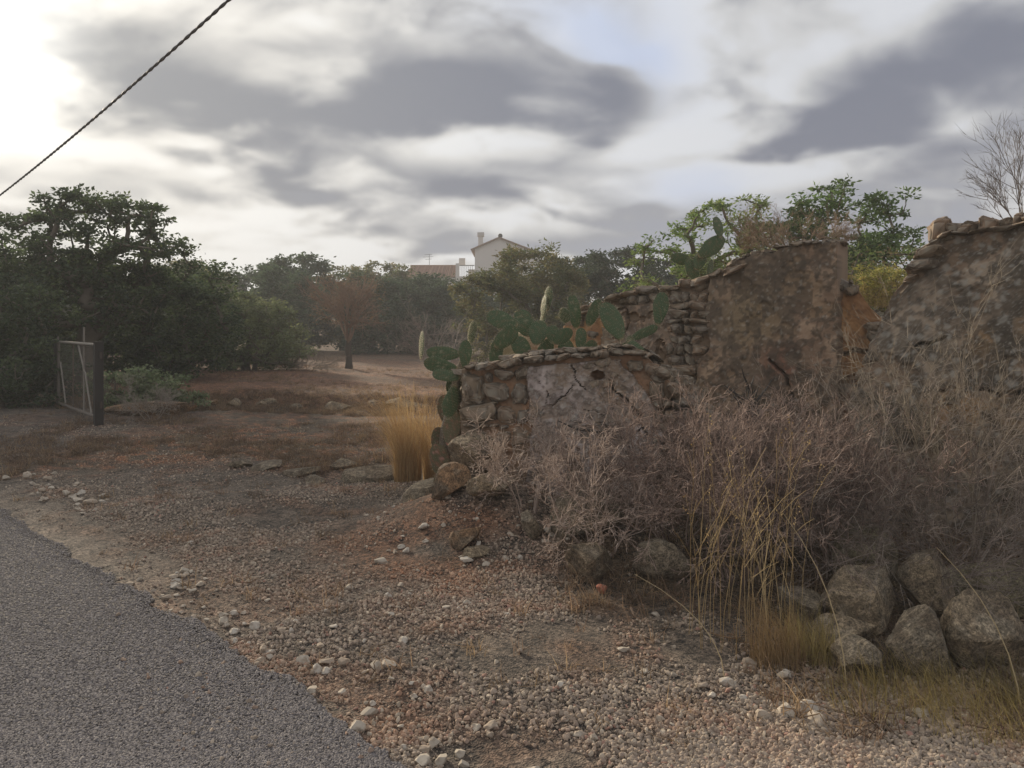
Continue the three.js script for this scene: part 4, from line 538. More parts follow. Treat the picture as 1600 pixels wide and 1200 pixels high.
bareWood('small_thorn', 'small bare pale shrub beside the dark gate post', 'shrub', -5.75, -12.3, 75, 7, 0.42, 0.007, 3, { spread: 0.9, open: 0.9, thin: 0.0025, c0: [0.25, 0.21, 0.17], c1: [0.36, 0.31, 0.26] });
bareWood('thorn_bush', 'pale thorny bush in front of the cracked plaster', 'bush', 0.62, -5.35, 76, 8, 0.54, 0.008, 4, { spread: 0.8, open: 0.95, wiggle: 0.5, kids: 1.2, shrink: 0.6, thin: 0.0023, c0: [0.25, 0.18, 0.14], c1: [0.52, 0.41, 0.34] });
bareWood('thorn_bush', 'pale leggy thorn bush beside the stone corner', 'bush', 0.12, -5.9, 77, 6, 0.5, 0.007, 4, { spread: 0.6, open: 0.9, wiggle: 0.5, kids: 1.15, shrink: 0.6, thin: 0.0023, c0: [0.25, 0.18, 0.14], c1: [0.54, 0.43, 0.35], lean: [-0.15, 0] });
[[1.15, -5.5, 78, 'dense brown twiggy bush before the rubble of the low wall'], [1.62, -5.35, 79, 'dense brown twiggy bush below the red stain'], [2.05, -5.55, 80, 'dense brown twiggy bush before the clay infill'], [1.45, -4.85, 81, 'dense brown twiggy bush behind the tall yellow stalks'], [2.1, -5.0, 82, 'dense brown twiggy bush above the tan boulders']].forEach(([x, z, s, l]) => bareWood('dry_bush', l, 'bush', x, z, s, 11, 0.64, 0.008, 4, { spread: 0.6, open: 0.85, wiggle: 0.5, kids: 1.25, shrink: 0.6, thin: 0.0021, c0: [0.15, 0.10, 0.08], c1: [0.42, 0.31, 0.25] }, undefined, 'dry bushes before the walls'));
bareWood('bramble', 'sprawling bare bramble over the boulders below the lichen-spotted wall', 'bush', 2.75, -4.75, 83, 16, 0.9, 0.007, 3, { spread: 1.3, open: 0.7, wiggle: 0.45, kids: 1.8, thin: 0.0014, up: -0.01, c0: [0.16, 0.125, 0.105], c1: [0.30, 0.25, 0.20] });
bareWood('bramble', 'tall bare shoots standing against the lichen-spotted wall', 'bush', 3.05, -5.15, 84, 12, 1.0, 0.006, 3, { spread: 0.7, open: 0.6, wiggle: 0.35, kids: 1.5, thin: 0.0014, c0: [0.2, 0.16, 0.12], c1: [0.36, 0.3, 0.22] });
bareWood('bramble', 'low bramble tangle creeping over the tops of the boulders', 'bush', 2.35, -4.6, 85, 14, 0.7, 0.006, 3, { spread: 2.0, open: 0.9, up: -0.02, kids: 2.0, thin: 0.0014, c0: [0.16, 0.125, 0.105], c1: [0.28, 0.22, 0.18] });
bareWood('bare_bush', 'leafless bush silhouetted on top of the lichen-spotted wall', 'bush', 4.02, -6.0, 86, 12, 0.5, 0.006, 3, { spread: 0.8, open: 0.55, wiggle: 0.3, kids: 1.5, shrink: 0.62, thin: 0.0013, c0: [0.13, 0.105, 0.09], c1: [0.20, 0.165, 0.14] }, 2.36);
bareWood('dry_scrub', 'brown dry scrub growing along the top of the tall middle wall', 'scrub', 2.62, -7.15, 87, 26, 0.26, 0.003, 3, { spread: 1.6, foot: 0.3, open: 0.7, kids: 1.8, thin: 0.0012, c0: [0.20, 0.14, 0.10], c1: [0.33, 0.24, 0.16] }, 2.33);
bareWood('dead_stump', 'black dead stump leaning in the dry bush', 'stump', 1.86, -6.1, 88, 4, 0.5, 0.03, 1, { spread: 0.5, open: 1, wiggle: 0.4, kids: 1, thin: 0.008, c0: [0.02, 0.018, 0.016], c1: [0.05, 0.04, 0.035] }, 0.62);

{ const B = new MB(); B.tube([[-0.28, 0.86, 0.06], [-0.12, 0.79, 0.09], [0.05, 0.765, 0.08], [0.26, 0.77, 0.06]], [0.004, 0.010, 0.011, 0.005], 6, [0.05, 0.042, 0.035]); B.tube([[-0.08, 0.785, 0.09], [0.1, 0.83, 0.10], [0.36, 0.79, 0.12]], [0.004, 0.003, 0.001], 4, [0.06, 0.05, 0.04]); const m = top(new THREE.Mesh(B.geo(), barkMat), 'dead_branch'); m.position.set(0.66, 0, -6.58); tag(m, 'thin black dead branch lying across the cracked plaster', 'branch'); }
// ------------------------------------------------------------------ grasses
function grassClump(name, label, x, z, seed, n, h, foot, lean, wid, pal, group, y) {
  const r = mulberry(seed), B = new MB(); for (let k = 0; k < n; k++) { const a = r() * 6.283, f = foot * Math.sqrt(r()), px = Math.cos(a) * f, pz = Math.sin(a) * f, b = r() * 6.283, hh = h * (0.45 + 0.6 * r()), c = mix3(pal[0], pal[1], r()); B.blade(px, (y === undefined ? ground(x + px, z + pz) - ground(x, z) : 0) - 0.01, pz, Math.cos(b * 0.6 + a * 0.4), Math.sin(b * 0.6 + a * 0.4), hh, lean * (0.2 + r()) * hh, wid * (0.6 + 0.8 * r()), c, 4); }
  const m = top(new THREE.Mesh(B.geo(), leafMat), name); m.position.set(x, y ?? ground(x, z), z); return tag(m, label, 'grass', group, 'thing');
}
const STRAW = [[0.36, 0.21, 0.085], [0.60, 0.44, 0.23]], DRY = [[0.25, 0.19, 0.10], [0.40, 0.31, 0.17]], YEL = [[0.30, 0.235, 0.085], [0.52, 0.42, 0.19]];
grassClump('straw_grass', 'tall upright clump of golden straw grass beside the stone corner', -1.08, -8.0, 91, 900, 1.1, 0.14, 0.75, 0.004, STRAW);
grassClump('straw_grass', 'smaller golden straw clump growing next to the tall one', -0.83, -8.15, 92, 500, 1.0, 0.11, 0.8, 0.004, STRAW);
grassClump('dry_grass', 'tawny dry grass tuft at the foot of the yellow stalks', 1.28, -3.72, 93, 420, 0.32, 0.13, 0.6, 0.0032, [[0.24, 0.16, 0.08], [0.36, 0.25, 0.13]]);
grassClump('dry_grass', 'yellow-green grass tuft beside the flat topped stone', 1.47, -3.78, 94, 420, 0.28, 0.13, 0.7, 0.0034, YEL);
[[1.72, -3.42, 'yellow grass before the low stone'], [1.98, -3.38, 'yellow grass before the squared cracked block'], [2.22, -3.36, 'yellow grass before the undercut boulder'], [1.85, -3.12, 'yellow grass among the pale stones'], [2.12, -3.02, 'yellow grass spreading over the verge below the undercut boulder'], [1.55, -3.3, 'yellow grass between the gravel and the low stone'], [2.35, -3.2, 'long yellow grass curling out below the boulders']].forEach(([x, z, l], k) => grassClump('dry_grass', l, x, z, 120 + k, 260, 0.2, 0.2, 1.2, 0.0032, YEL, 'yellow grass by the boulders'));
[[0.35, -7.35, 'pale dry grass behind the stone corner among the cactus', 1.1, 0.38], [0.05, -7.3, 'thin dry grass behind the stone corner', 1.1, 0.28], [0.85, -7.3, 'sparse dry grass on the low wall behind the cactus pads', 1.12, 0.36], [3.3, -7.35, 'dry grass over the clay infill', 1.85, 0.38], [3.65, -7.3, 'dry grass beside the broken wall edge', 1.85, 0.4], [2.3, -7.65, 'dry grass behind the tall middle wall', 2.0, 0.5], [3.55, -6.15, 'brown grass on the lichen-spotted wall top', 2.28, 0.22], [3.95, -5.75, 'brown grass on the heaped top stones', 2.3, 0.2], [1.45, -8.05, 'dry grass on the crest beside the upper cactus', 1.85, 0.35]].forEach(([x, z, l, y, h], k) => grassClump('wall_grass', l, x, z, 140 + k, 180, h, 0.2, 0.7, 0.003, DRY, 'dry grass on the ruin', y));
// tall yellow stalks with seed heads
{
  const t = thing('dry_stalks', 'tall yellow dry stalks with seed heads before the dense bush', 'weeds', [1.22, ground(1.22, -4.05), -4.05]), r = mulberry(95), B = new MB(), H = new MB();
  for (let k = 0; k < 34; k++) { const a = r() * 6.28, f = 0.30 * Math.sqrt(r()), h = 0.6 + 0.6 * r(), lx = (r() - 0.5) * 0.5, lz = (r() - 0.5) * 0.4, c = mix3([0.33, 0.22, 0.09], [0.48, 0.36, 0.19], r()), P = []; for (let q = 0; q <= 5; q++) { const s = q / 5; P.push([Math.cos(a) * f + lx * s * s * h + (r() - 0.5) * 0.012, h * s * (1 - 0.1 * Math.abs(lx) * s), Math.sin(a) * f + lz * s * s * h]); } B.tube(P, P.map((_, q) => 0.0019 * (1 - 0.12 * q)), 4, c, false); const e = P[5]; for (let q = 0; q < 9; q++) H.leaf(e[0] + (r() - 0.5) * 0.03, e[1] - 0.12 * r(), e[2] + (r() - 0.5) * 0.03, r() - 0.5, 0.7 * r(), r() - 0.5, 0.022, 0.007, 0.4, r, c); for (let q = 0; q < 3; q++) { const s = P[2 + q], d = [(r() - 0.5) * 0.25, 0.1 + 0.12 * r(), (r() - 0.5) * 0.25]; B.tube([s, [s[0] + d[0] * 0.6, s[1] + d[1] * 0.6, s[2] + d[2] * 0.6], [s[0] + d[0], s[1] + d[1] * 0.9, s[2] + d[2]]], [0.0013, 0.0011, 0.0008], 3, c, false); } }
  part(t, 'stems', B.geo(), barkMat); part(t, 'seed_heads', H.geo(), leafMat);
}
// single long stems standing in front of the boulders
[[1.5, -3.45, 0.85, -0.25, 'single long pale stem arching before the tan boulder'], [2.12, -3.2, 0.75, -0.3, 'single long pale stem leaning before the undercut boulder'], [0.98, -3.55, 0.5, -0.4, 'long yellow stem bent over the gravel']].forEach(([x, z, h, l, label], k) => { const B = new MB(), P = []; for (let q = 0; q <= 6; q++) { const s = q / 6; P.push([l * s * s, h * (s - 0.1 * s * s), -0.1 * s]); } B.tube(P, P.map((_, q) => 0.003 - 0.0003 * q), 5, [0.42, 0.33, 0.19], false); const m = top(new THREE.Mesh(B.geo(), barkMat), 'dry_grass_stalk'); m.position.set(x, ground(x, z), z); tag(m, label, 'grass', null, 'thing'); });
// dry litter and stubble over the weedy strip, the field edge and under the bushes
{
  const r = mulberry(97), g = top(tag(new THREE.Group(), 'dry weeds, straw and twigs littering the ground', null, null, 'stuff'), 'dry_litter'), M = new THREE.Matrix4(), q = new THREE.Quaternion(), e = new THREE.Euler(), c = new THREE.Color();
  for (let v = 0; v < 3; v++) {
    const B = new MB(); for (let k = 0; k < 9; k++) { const a = r() * 6.28; B.blade((r() - 0.5) * 0.08, 0, (r() - 0.5) * 0.08, Math.cos(a), Math.sin(a), 0.03 + 0.11 * r(), 0.02 + 0.09 * r(), 0.004, [1, 1, 1], 3); } for (let k = 0; k < 4; k++) { const a = r() * 6.28, l = 0.04 + 0.1 * r(); B.tube([[0, 0.008, 0], [Math.cos(a) * l * 0.5, 0.02 + 0.03 * r(), Math.sin(a) * l * 0.5], [Math.cos(a + 0.4) * l, 0.012 + 0.04 * r(), Math.sin(a + 0.4) * l]], [0.002, 0.0018, 0.001], 3, [0.8, 0.75, 0.7], false); }
    const N = 3000, im = new THREE.InstancedMesh(B.geo(), leafMat, N); im.name = 'tufts'; let n = 0, tries = 0;
    while (n < N && tries++ < 900000) {
      const d = 3 + 23 * Math.pow(r(), 0.9), x = lerp(-0.75 * d, 0.75 * d, r()), z = -d, s = roadSide(x, z), f = fieldEdge(x, z); if (s < 0.12) continue; if (x > -0.4 && d > 6.9) continue;
      let dens = 0.012; if (f > -6.2 && x > -6.8) dens = 0.35 * sstep(0.45, 0.6, fbm(x * 0.9, z * 0.9, 33, 3)); if (Math.abs(f) < 0.8) dens = 0.8; if (f > 1) dens = 0.10 * sstep(0.42, 0.6, fbm(x * 0.5, z * 0.5, 38, 3)); if (x > 0.3 && d > 4.3 && d < 6.8) dens = 0.22; if (x > 1.1 && d > 3 && d < 4.3) dens = 0.16; if (r() > dens) continue;
      const sc = 0.6 + 0.9 * r(), b = 0.55 + 0.6 * r(), col = mix3([0.52, 0.38, 0.23], [0.30, 0.20, 0.14], r()); e.set((r() - 0.5) * 0.6, r() * 6.28, (r() - 0.5) * 0.6); q.setFromEuler(e); M.compose(V(x, ground(x, z) - 0.004, z), q, V(sc, sc * (0.5 + 0.7 * r()), sc)); im.setMatrixAt(n, M); c.setRGB(col[0] * b, col[1] * b, col[2] * b); im.setColorAt(n, c); n++;
    }
    im.count = n; g.add(im);
  }
}

// ------------------------------------------------------------------ prickly pears
const padMat = rough({ roughness: 0.6 }), spineMat = leafy({ transmission: 0.5, roughness: 0.6 });
const PADS = [], SPINES = [], SUNLIT_SPINES = [];
for (let k = 0; k < 5; k++) {
  const r = mulberry(150 + k), g = new THREE.SphereGeometry(1, 26, 20); g.deleteAttribute('uv'); const p = g.attributes.position, bend = (r() - 0.5) * 0.25;
  const shape = (x, y, z) => { const t = (y + 1) / 2, w = 0.70 + 0.36 * t - 0.06 * Math.sin(t * 6 + k); return [x * 0.5 * w, t, z * 0.055 * (1.25 - 0.5 * t) + bend * (t - 0.3) * (t - 0.3) + 0.012 * (noise(x * 3 + k, y * 3, 2) - 0.5)]; };
  for (let q = 0; q < p.count; q++) p.setXYZ(q, ...shape(p.getX(q), p.getY(q), p.getZ(q))); g.computeVertexNormals();
  PADS.push(paint(g, (x, y, z) => { const n = fbm(x * 6 + k, y * 6, z * 6, 3), m = noise(x * 22 + k, y * 22, z * 22), a = spots(x + 0.03 * k, y, 9, k, 0.22); let c = mix3([0.045, 0.082, 0.03], [0.075, 0.115, 0.045], n); c = mix3(c, [0.15, 0.115, 0.055], sstep(0.55, 0.72, m) * 0.6); c = mix3(c, [0.30, 0.26, 0.16], sstep(0.2, 0.5, a) * 0.6); return mix3(c, [0.26, 0.19, 0.10], sstep(0.1, 0.0, y)); }));
  const S = new MB(); const put = (x, y, z, nx, ny, nz, s) => { const P = shape(x, y, z); for (let q = 0; q < 2; q++) { const d = [nx + (r() - 0.5) * 0.9, ny + (r() - 0.5) * 0.9, nz + (r() - 0.5) * 0.5], l = Math.hypot(...d); S.leaf(P[0], P[1], P[2], d[0] / l, d[1] / l, d[2] / l, 0.085 * s * (0.6 + 0.8 * r()), 0.008, 0.2, r, [0.70, 0.64, 0.48]); } };
  for (let a = -5; a <= 5; a++) for (let b = -6; b <= 6; b++) { const x = (a + (b & 1) * 0.5) / 5.5 + (r() - 0.5) * 0.06, y = b / 6.5, q = 1 - x * x - y * y; if (q <= 0.02) continue; for (const s of [1, -1]) put(x, y, s * Math.sqrt(q), x * 0.3, y * 0.3, s, 0.8); }
  for (let a = 0; a < 40; a++) { const q = a / 40 * 6.283; put(Math.cos(q), Math.sin(q), 0, Math.cos(q), Math.sin(q), 0, 1.1); }
  SPINES.push(S.geo());
  for (let a = 0; a < 900; a++) { const q = r() * 6.283, e = Math.sqrt(r()) * 0.98, x = Math.cos(q) * e, y = Math.sin(q) * e, s = r() < 0.5 ? 1 : -1; put(x, y, s * Math.sqrt(1 - e * e), x * 0.3, y * 0.3, s, 0.8); }
  SUNLIT_SPINES.push(S.geo());  // extra dense pale spines stand in for sunlight whitening the pad
}
const padOld = rough({ roughness: 0.9, color: new THREE.Color(2.3, 1.25, 1.8) });
function pads(t, o, list) { list.forEach(([x, y, z, len, wid, roll, yaw, kind], k) => { const m = part(t, 'pad', PADS[(k + len * 100 | 0) % 5], kind === 'old' ? padOld : padMat); m.scale.set(wid, len, 0.8 * Math.max(wid, 0.12)); m.rotation.order = 'YXZ'; m.rotation.set((k % 3 - 1) * 0.12, yaw, -roll * Math.PI / 180); const q = m.rotation.z, h = len / 2; m.position.set(x - o[0] + Math.sin(q) * h * Math.cos(yaw), y - o[1] - Math.cos(q) * h, z - o[2] - Math.sin(q) * h * Math.sin(yaw)); part(m, 'spines', (kind === 'pale' ? SUNLIT_SPINES : SPINES)[(k + len * 100 | 0) % 5], spineMat); }); }
{
  // centre of each pad in metres, length, width, lean in degrees, turn about the vertical
  let o = [-0.62, ground(-0.62, -7.2) - 0.02, -7.2];
  let t = thing('prickly_pear', 'prickly pear with an old woody trunk hanging over the stone corner', 'cactus', o);
  const T = new MB(); T.tube([[0, 0, 0], [0.03, 0.25, 0.02], [-0.03, 0.55, 0], [0.04, 0.85, 0], [0.1, 1.12, 0.03], [0.18, 1.35, 0.05]], [0.055, 0.05, 0.045, 0.04, 0.035, 0.025], 9, [0.17, 0.135, 0.10]); part(t, 'trunk', T.geo(), barkMat);
  pads(t, o, [[-0.86, 1.485, -7.2, 0.27, 0.13, -14, -1.1, 'pale'], [-0.63, 1.41, -7.1, 0.32, 0.145, -86, 0.1], [-0.65, 1.30, -7.05, 0.33, 0.15, -80, -0.2], [-0.59, 1.215, -6.95, 0.26, 0.125, -82, 0.1], [-0.43, 1.40, -7.1, 0.27, 0.14, 2, 0.5], [-0.36, 1.60, -7.15, 0.24, 0.14, 34, -0.95, 'pale'], [-0.555, 0.985, -6.95, 0.30, 0.16, 198, 0.5], [-0.50, 1.18, -7.25, 0.3, 0.16, 20, 0.9], [-0.55, 1.05, -7.2, 0.28, 0.15, -30, 0.7], [-0.60, 0.30, -7.15, 0.42, 0.24, 8, 0.3, 'old'], [-0.66, 0.55, -7.2, 0.36, 0.22, -22, 0.8, 'old'], [-0.54, 0.62, -7.2, 0.36, 0.22, 24, 0.2, 'old'], [-0.60, 0.85, -7.25, 0.34, 0.2, -8, 0.6, 'old'], [-0.5, 0.92, -7.25, 0.3, 0.18, 25, 1.1, 'old'], [-0.66, 0.42, -7.08, 0.34, 0.2, -14, 0.1, 'old'], [-0.56, 0.72, -7.08, 0.32, 0.18, 10, -0.2, 'old'], [-0.63, 0.2, -7.06, 0.3, 0.22, 12, 0.5, 'old']]);
  o = [0.3, 1.0, -7.35]; t = thing('prickly_pear', 'prickly pear thicket with whitish sunlit pads behind the low wall', 'cactus', o);
  pads(t, o, [[-0.09, 1.72, -7.3, 0.31, 0.175, -72, 0.1], [0.12, 1.69, -7.35, 0.27, 0.21, -22, 0.2], [-0.06, 1.555, -7.25, 0.27, 0.19, 48, 0.15], [0.24, 1.60, -7.25, 0.24, 0.20, 10, -0.3], [0.38, 1.585, -7.2, 0.17, 0.15, -15, 0.3], [0.47, 1.565, -7.2, 0.22, 0.14, 55, 0.1], [0.295, 1.855, -7.45, 0.22, 0.13, -4, -1.15, 'pale'], [0.35, 1.93, -7.45, 0.24, 0.14, 8, -1.0, 'pale'], [0.50, 1.77, -7.4, 0.15, 0.145, 160, -0.7, 'pale'], [0.29, 1.73, -7.45, 0.12, 0.09, 15, -1.0, 'pale'], [0.60, 1.80, -7.4, 0.33, 0.15, -8, 0.35], [0.77, 1.79, -7.35, 0.28, 0.15, 24, 0.4], [0.66, 1.54, -7.3, 0.22, 0.15, 10, 0.5], [0.1, 1.45, -7.3, 0.28, 0.18, -40, 0.3], [0.3, 1.42, -7.3, 0.28, 0.18, 30, 0.5], [0.52, 1.42, -7.3, 0.26, 0.17, -5, 0.2], [-0.15, 1.4, -7.3, 0.28, 0.16, 10, 0.4], [0.72, 1.4, -7.3, 0.28, 0.16, 20, 0.3], [0.0, 1.25, -7.3, 0.3, 0.18, 0, 0.2], [0.3, 1.22, -7.3, 0.3, 0.18, 0, 0.6], [0.6, 1.22, -7.3, 0.3, 0.18, 0, 0.1]]);
  o = [1.02, 1.35, -6.72]; t = thing('prickly_pear', 'prickly pear with four long pads sprouting from the low wall top', 'cactus', o);
  pads(t, o, [[0.88, 1.70, -6.72, 0.37, 0.19, -27, -0.15], [1.30, 1.81, -6.75, 0.30, 0.165, 12, 0.35], [1.15, 1.60, -6.72, 0.27, 0.10, 66, 0.2], [1.06, 1.44, -6.66, 0.22, 0.18, 150, 0.2], [1.02, 1.50, -6.7, 0.16, 0.10, 20, -0.8, 'pale'], [1.0, 1.42, -6.72, 0.2, 0.15, -10, 0.2]]);
  o = [1.9, 1.75, -8.05]; t = thing('prickly_pear', 'upper prickly pear on the crest beside the bright green tree', 'cactus', o);
  pads(t, o, [[2.15, 2.70, -8.0, 0.23, 0.13, -10, 0.3], [2.07, 2.49, -8.0, 0.36, 0.19, 54, 0.2], [1.77, 2.37, -8.05, 0.25, 0.13, -78, 0.2], [1.96, 2.36, -8.0, 0.25, 0.16, 30, 0.3], [1.88, 2.24, -8.0, 0.27, 0.17, -35, 0.5], [2.04, 2.24, -8.0, 0.25, 0.16, 10, 0.9], [1.93, 2.05, -8.05, 0.28, 0.18, 0, 0.2]]);
}

// ------------------------------------------------------------------ rusty gate standing open
{
  const a = [-6.3, -11.7], b = [-8.55, -14.5], L = Math.hypot(b[0] - a[0], b[1] - a[1]), turn = Math.atan2(-(b[1] - a[1]), b[0] - a[0]);
  const y0 = ground(...a), dy = ground(...b) - y0, steel = rough({ roughness: 0.7, metalness: 0.35 }), rust = [[0.19, 0.165, 0.14], [0.12, 0.09, 0.07], [0.26, 0.235, 0.20]];
  const t = thing('gate', 'rusty steel gate leaf with wire mesh standing open', 'gate', [a[0], y0, a[1]], turn);
  const bar = (name, p, q, r, c = 0, sides = 6) => { const B = new MB(), P = [0, 0.33, 0.66, 1].map((s) => [lerp(p[0], q[0], s), lerp(p[1], q[1], s), (p[2] || 0) + 0.004 * Math.sin(s * 9)]); B.tube(P, P.map(() => r), sides, P.map((_, k) => mix3(rust[c], rust[1], 0.5 * noise(k * 3.3, p[0] * 5, p[1] * 5)))); part(t, name, B.geo(), steel); };
  const yy = (u) => dy * u / L;
  bar('top_rail', [0.05, 1.2], [L, 1.22 + dy], 0.028, 2, 4); bar('bottom_rail', [0.05, 0.10], [L, 0.08 + dy], 0.03, 0, 4); bar('stile', [0.08, 0.1], [0.08, 1.2], 0.024, 0); bar('stile', [L - 0.1, 0.08 + dy], [L - 0.1, 1.22 + dy], 0.024, 0); bar('stile', [L, 0.0 + dy], [L, 1.32 + dy], 0.02, 0);
  bar('centre_bolt', [1.05, 0.05], [1.05, 1.48], 0.016, 2); bar('brace', [1.0, 0.75], [1.55, 1.2 + yy(1.5)], 0.014, 2); bar('brace', [0.45, 0.12], [0.95, 0.75], 0.014, 2); bar('brace', [2.75, 0.12 + yy(2.7)], [3.3, 0.85 + dy], 0.015, 2); bar('middle_stile', [2.0, 0.1 + yy(2)], [2.0, 1.2 + yy(2)], 0.012, 1);
  const W = new MB(); for (let u = -1.2; u < L; u += 0.11) for (const s of [1, -1]) { const P = []; for (let k = 0; k <= 8; k++) { const v = 0.12 + 1.06 * k / 8, x = s > 0 ? u + k * 0.15 : u + 1.2 - k * 0.15; if (x > 0.08 && x < L) P.push([x, v + yy(x), 0]); } if (P.length > 1) W.tube(P, P.map(() => 0.0016), 3, [0.16, 0.14, 0.12], false); } part(t, 'wire_mesh', W.geo(), steel);
  const post = (x, z, h, label, w) => { const p = thing('gate_post', label, 'post', [x, ground(x, z) - 0.1, z], turn), B = new MB(); B.box(-w, 0, -w, w, h, w, [0.035, 0.03, 0.027]); const m = part(p, 'shaft', B.geo(), steel); const K = new MB(); K.box(-w - 0.008, h, -w - 0.008, w + 0.008, h + 0.015, w + 0.008, [0.05, 0.042, 0.037]); part(p, 'cap', K.geo(), steel); for (const y of [0.35, 1.1]) { const H = new MB(); H.tube([[-w - 0.02, y, 0.02], [-w - 0.02, y + 0.1, 0.02]], [0.02, 0.02], 6, [0.08, 0.06, 0.05]); part(p, 'hinge', H.geo(), steel); } };
  post(-6.24, -11.62, 1.34, 'square dark steel post carrying the open gate', 0.06); post(-8.68, -14.68, 1.36, 'square dark steel post at the far end of the gate', 0.045);
}
// low mud bank with a worn edge beside the gate
boulder('mud_kerb', 'low brown mud and stone ledge behind the dark gate post', 571, -6.0, -13.0, 1.5, 0.30, 0.35, 'orange', 0.1, 0, 0.2, 0, null);
boulder('stone_block', 'pale stone block at the foot of the far gate post', 572, -8.8, -14.5, 0.35, 0.26, 0.25, 'grey', 0.4, 0, 0.15, 0, null);
// clods along the field ledge
{ const r = mulberry(44); for (let k = 0; k < 26; k++) { const x = lerp(-8, -0.6, r()), w = 0.25 + 0.5 * r() * r(); let z = -14.6; for (let q = 0; q < 3; q++) z += fieldEdge(x, z) - 0.1 + 0.3 * (r() - 0.5) * (q === 2); boulder('earth_clod', 'brown lump of earth and stone along the ledge of the field', 580 + k % 7, x, z, w, w * 0.45, w * 0.6, ['orange', 'tan', 'grey'][k % 3], r() * 6, 0, 0.25, 0, 'clods along the field ledge'); } }

// ------------------------------------------------------------------ overhead cable, two strands twisted together
{
  const t = thing('overhead_cable', 'twisted black overhead cable crossing the sky', 'cable'), at = (s) => [-1.84 - 4.14 * s, 3.76 - 0.55 * s + 0.13 * s * (s - 1), -5 - 4 * s];
  for (const ph of [0, Math.PI]) { const B = new MB(), P = []; for (let k = 0; k <= 1500; k++) { const s = -1.1 + 4.1 * k / 1500, [x, y, z] = at(s), a = s * 5.8 / 0.11 * 2 * Math.PI * 0.5 + ph; P.push([x + 0.0045 * Math.cos(a) * 0.69, y + 0.0045 * Math.sin(a), z - 0.0045 * Math.cos(a) * 0.72]); } B.tube(P, P.map(() => 0.0075), 5, [0.16, 0.15, 0.14]); part(t, 'strand', B.geo(), rough({ roughness: 0.6 })); }
}
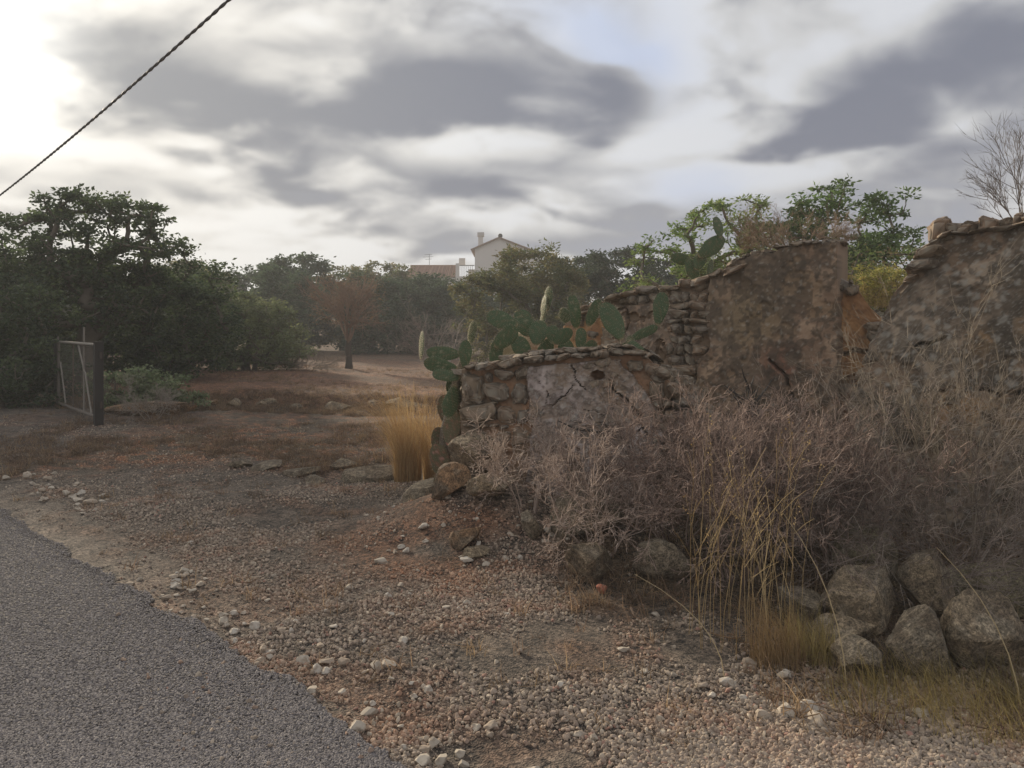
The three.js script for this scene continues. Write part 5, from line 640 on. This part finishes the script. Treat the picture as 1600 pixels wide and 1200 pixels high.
// ------------------------------------------------------------------ white house on the rise, with a tiled annexe, terrace and pergola
{
  const white = rough({}), glass = new THREE.MeshStandardMaterial({ color: new THREE.Color(0.05, 0.055, 0.06), roughness: 0.15 }), W = [0.62, 0.585, 0.545], tile = [[0.26, 0.13, 0.085], [0.33, 0.19, 0.13], [0.20, 0.105, 0.075]], r = mulberry(66);
  const solid = (shape, depth, c) => { const g = new THREE.ExtrudeGeometry(shape, { depth, bevelEnabled: false }); g.deleteAttribute('uv'); return paint(g, () => c); };
  const z0 = -80, yb = 3.2;
  const box = (t, name, x0, y0, zz0, x1, y1, zz1, c = W, m = white) => { const B = new MB(); B.box(x0, y0, zz0, x1, y1, zz1, c); return part(t, name, B.geo(), m); };
  let t = thing('house', 'white gabled house with a chimney above the trees', 'house', [0, yb, z0]);
  const s = new THREE.Shape(); s.moveTo(-3.86, 0); s.lineTo(3.0, 0); s.lineTo(3.0, 6.55); s.lineTo(-1.33, 8.2); s.lineTo(-3.86, 7.1); s.closePath(); const w = part(t, 'wall', solid(s, 7, W), white); w.position.z = -7;
  const slope = (name, ax, ay, bx, by) => { const q = new THREE.Shape(), l = Math.hypot(bx - ax, by - ay), nx = -(by - ay) / l * 0.14, ny = (bx - ax) / l * 0.14; q.moveTo(ax, ay); q.lineTo(bx, by); q.lineTo(bx + nx, by + ny); q.lineTo(ax + nx, ay + ny); q.closePath(); const m = part(t, name, solid(q, 7.5, [0.20, 0.125, 0.09]), white); m.position.z = -7.25; return m; };
  slope('roof', -4.25, 6.94, -1.33, 8.21); slope('roof', -1.33, 8.21, 3.3, 6.44);
  const ch = box(t, 'chimney', -3.55, 7.2, -1.5, -3.05, 8.55, -0.9); box(ch, 'chimney_cap', -3.64, 8.55, -1.6, -2.94, 8.95, -0.8, [0.52, 0.49, 0.46]);
  const cw = new THREE.SphereGeometry(0.24, 14, 10); cw.deleteAttribute('uv'); const cowl = part(t, 'roof_cowl', paint(cw, () => [0.02, 0.02, 0.022]), white); cowl.position.set(-1.22, 8.55, -0.6); box(t, 'cowl_pipe', -1.3, 8.1, -0.68, -1.14, 8.4, -0.52, [0.05, 0.05, 0.05]);
  const win = box(t, 'window', -1.72, 5.55, -0.05, -0.95, 6.4, 0.03, [0.48, 0.45, 0.41]); box(win, 'shutter', -1.62, 5.62, 0.03, -1.05, 6.33, 0.05, [0.55, 0.55, 0.52]);
  box(t, 'downpipe', -0.44, 0, 0.0, -0.36, 7.75, 0.07, [0.35, 0.33, 0.31]);
  t = thing('tiled_annexe', 'low white annexe with a ribbed terracotta roof beside the white house', 'building', [0, yb, z0]);
  box(t, 'wall', -11.0, 0, -4, -5.9, 4.2, 0.0); const R = new MB(); for (let k = 0; k < 26; k++) { const x = -11.1 + 5.25 * k / 26, c = mix3(tile[0], tile[1 + k % 2], r()), lean = 0.35 * (1 - k / 26); R.tube([[x, 4.15, 0.3], [x + lean * 0.5, 4.85, -1.2], [x + lean, 5.55, -2.7]], [0.085, 0.085, 0.085], 7, c); } const rf = part(t, 'roof_tiles', R.geo(), white); rf.userData.kind = 'stuff'; { const B = new MB(); const q = [[-11.2, 4.1, 0.35], [-5.85, 4.1, 0.35], [-5.85, 5.5, -2.75], [-10.85, 5.5, -2.75]].map((v) => B.vert(...v, 0, 0.9, 0.43, [0.17, 0.09, 0.065])); B.i.push(q[0], q[1], q[2], q[0], q[2], q[3]); part(t, 'roof_deck', B.geo(), white); } box(t, 'ridge', -10.9, 5.5, -2.9, -5.85, 5.68, -2.6, tile[1]); box(t, 'eave_band', -11.1, 3.95, 0.0, -5.9, 4.1, 0.28, W);
  t = thing('terrace', 'white roof terrace with a dark railing between annexe and house', 'terrace', [0, yb, z0]);
  box(t, 'wall', -5.84, 0, -3, -3.9, 4.25, 0.25); box(t, 'pier', -5.84, 4.25, 0.0, -5.45, 5.6, 0.25); for (let k = 0; k < 7; k++) box(t, 'baluster', -5.3 + k * 0.2, 4.25, 0.1, -5.26 + k * 0.2, 5.35, 0.14, [0.06, 0.06, 0.065]); box(t, 'handrail', -5.45, 5.35, 0.08, -3.9, 5.43, 0.17, [0.10, 0.10, 0.105]); box(t, 'small_chimney', -5.65, 5.65, -2.5, -5.0, 6.35, -2.0); box(t, 'rear_wall', -4.7, 4.25, -2.8, -3.9, 5.2, -2.6, [0.35, 0.33, 0.31]);
  t = thing('pergola', 'low white pergola with posts at the end of the annexe', 'pergola', [0, yb, z0]);
  box(t, 'roof_slab', -13.1, 4.35, -2.5, -11.15, 4.55, 0.2, [0.30, 0.28, 0.26]); for (const x of [-13.0, -12.4, -11.4]) box(t, 'post', x, 0, 0, x + 0.22, 4.35, 0.22); box(t, 'rear_wall', -13.0, 0, -2.5, -11.2, 4.3, -2.3, [0.3, 0.28, 0.26]); box(t, 'parapet', -12.7, 2.2, -0.2, -11.2, 3.0, -0.05);
  t = thing('television_aerial', 'thin television aerial standing behind the tiled roof', 'aerial', [-8.9, yb + 5.4, z0 - 2.9]); const A = new MB(); A.tube([[0, 0, 0], [0, 1.5, 0]], [0.03, 0.025], 5, [0.08, 0.08, 0.08]); part(t, 'mast', A.geo(), white); for (const [y, l] of [[1.4, 0.5], [1.15, 0.7], [0.9, 0.4]]) { const B = new MB(); B.tube([[-l, y, 0], [l * 0.6, y + 0.05, 0]], [0.02, 0.02], 4, [0.08, 0.08, 0.08]); part(t, 'rod', B.geo(), white); }
}

// ------------------------------------------------------------------ thin evening haze
scene.fog = new THREE.FogExp2(new THREE.Color(0.86, 0.85, 0.82), 0.0028);

scene.traverse((o) => { if (o.isMesh) { o.castShadow = true; o.receiveShadow = true; } });
renderer.render(scene, camera);
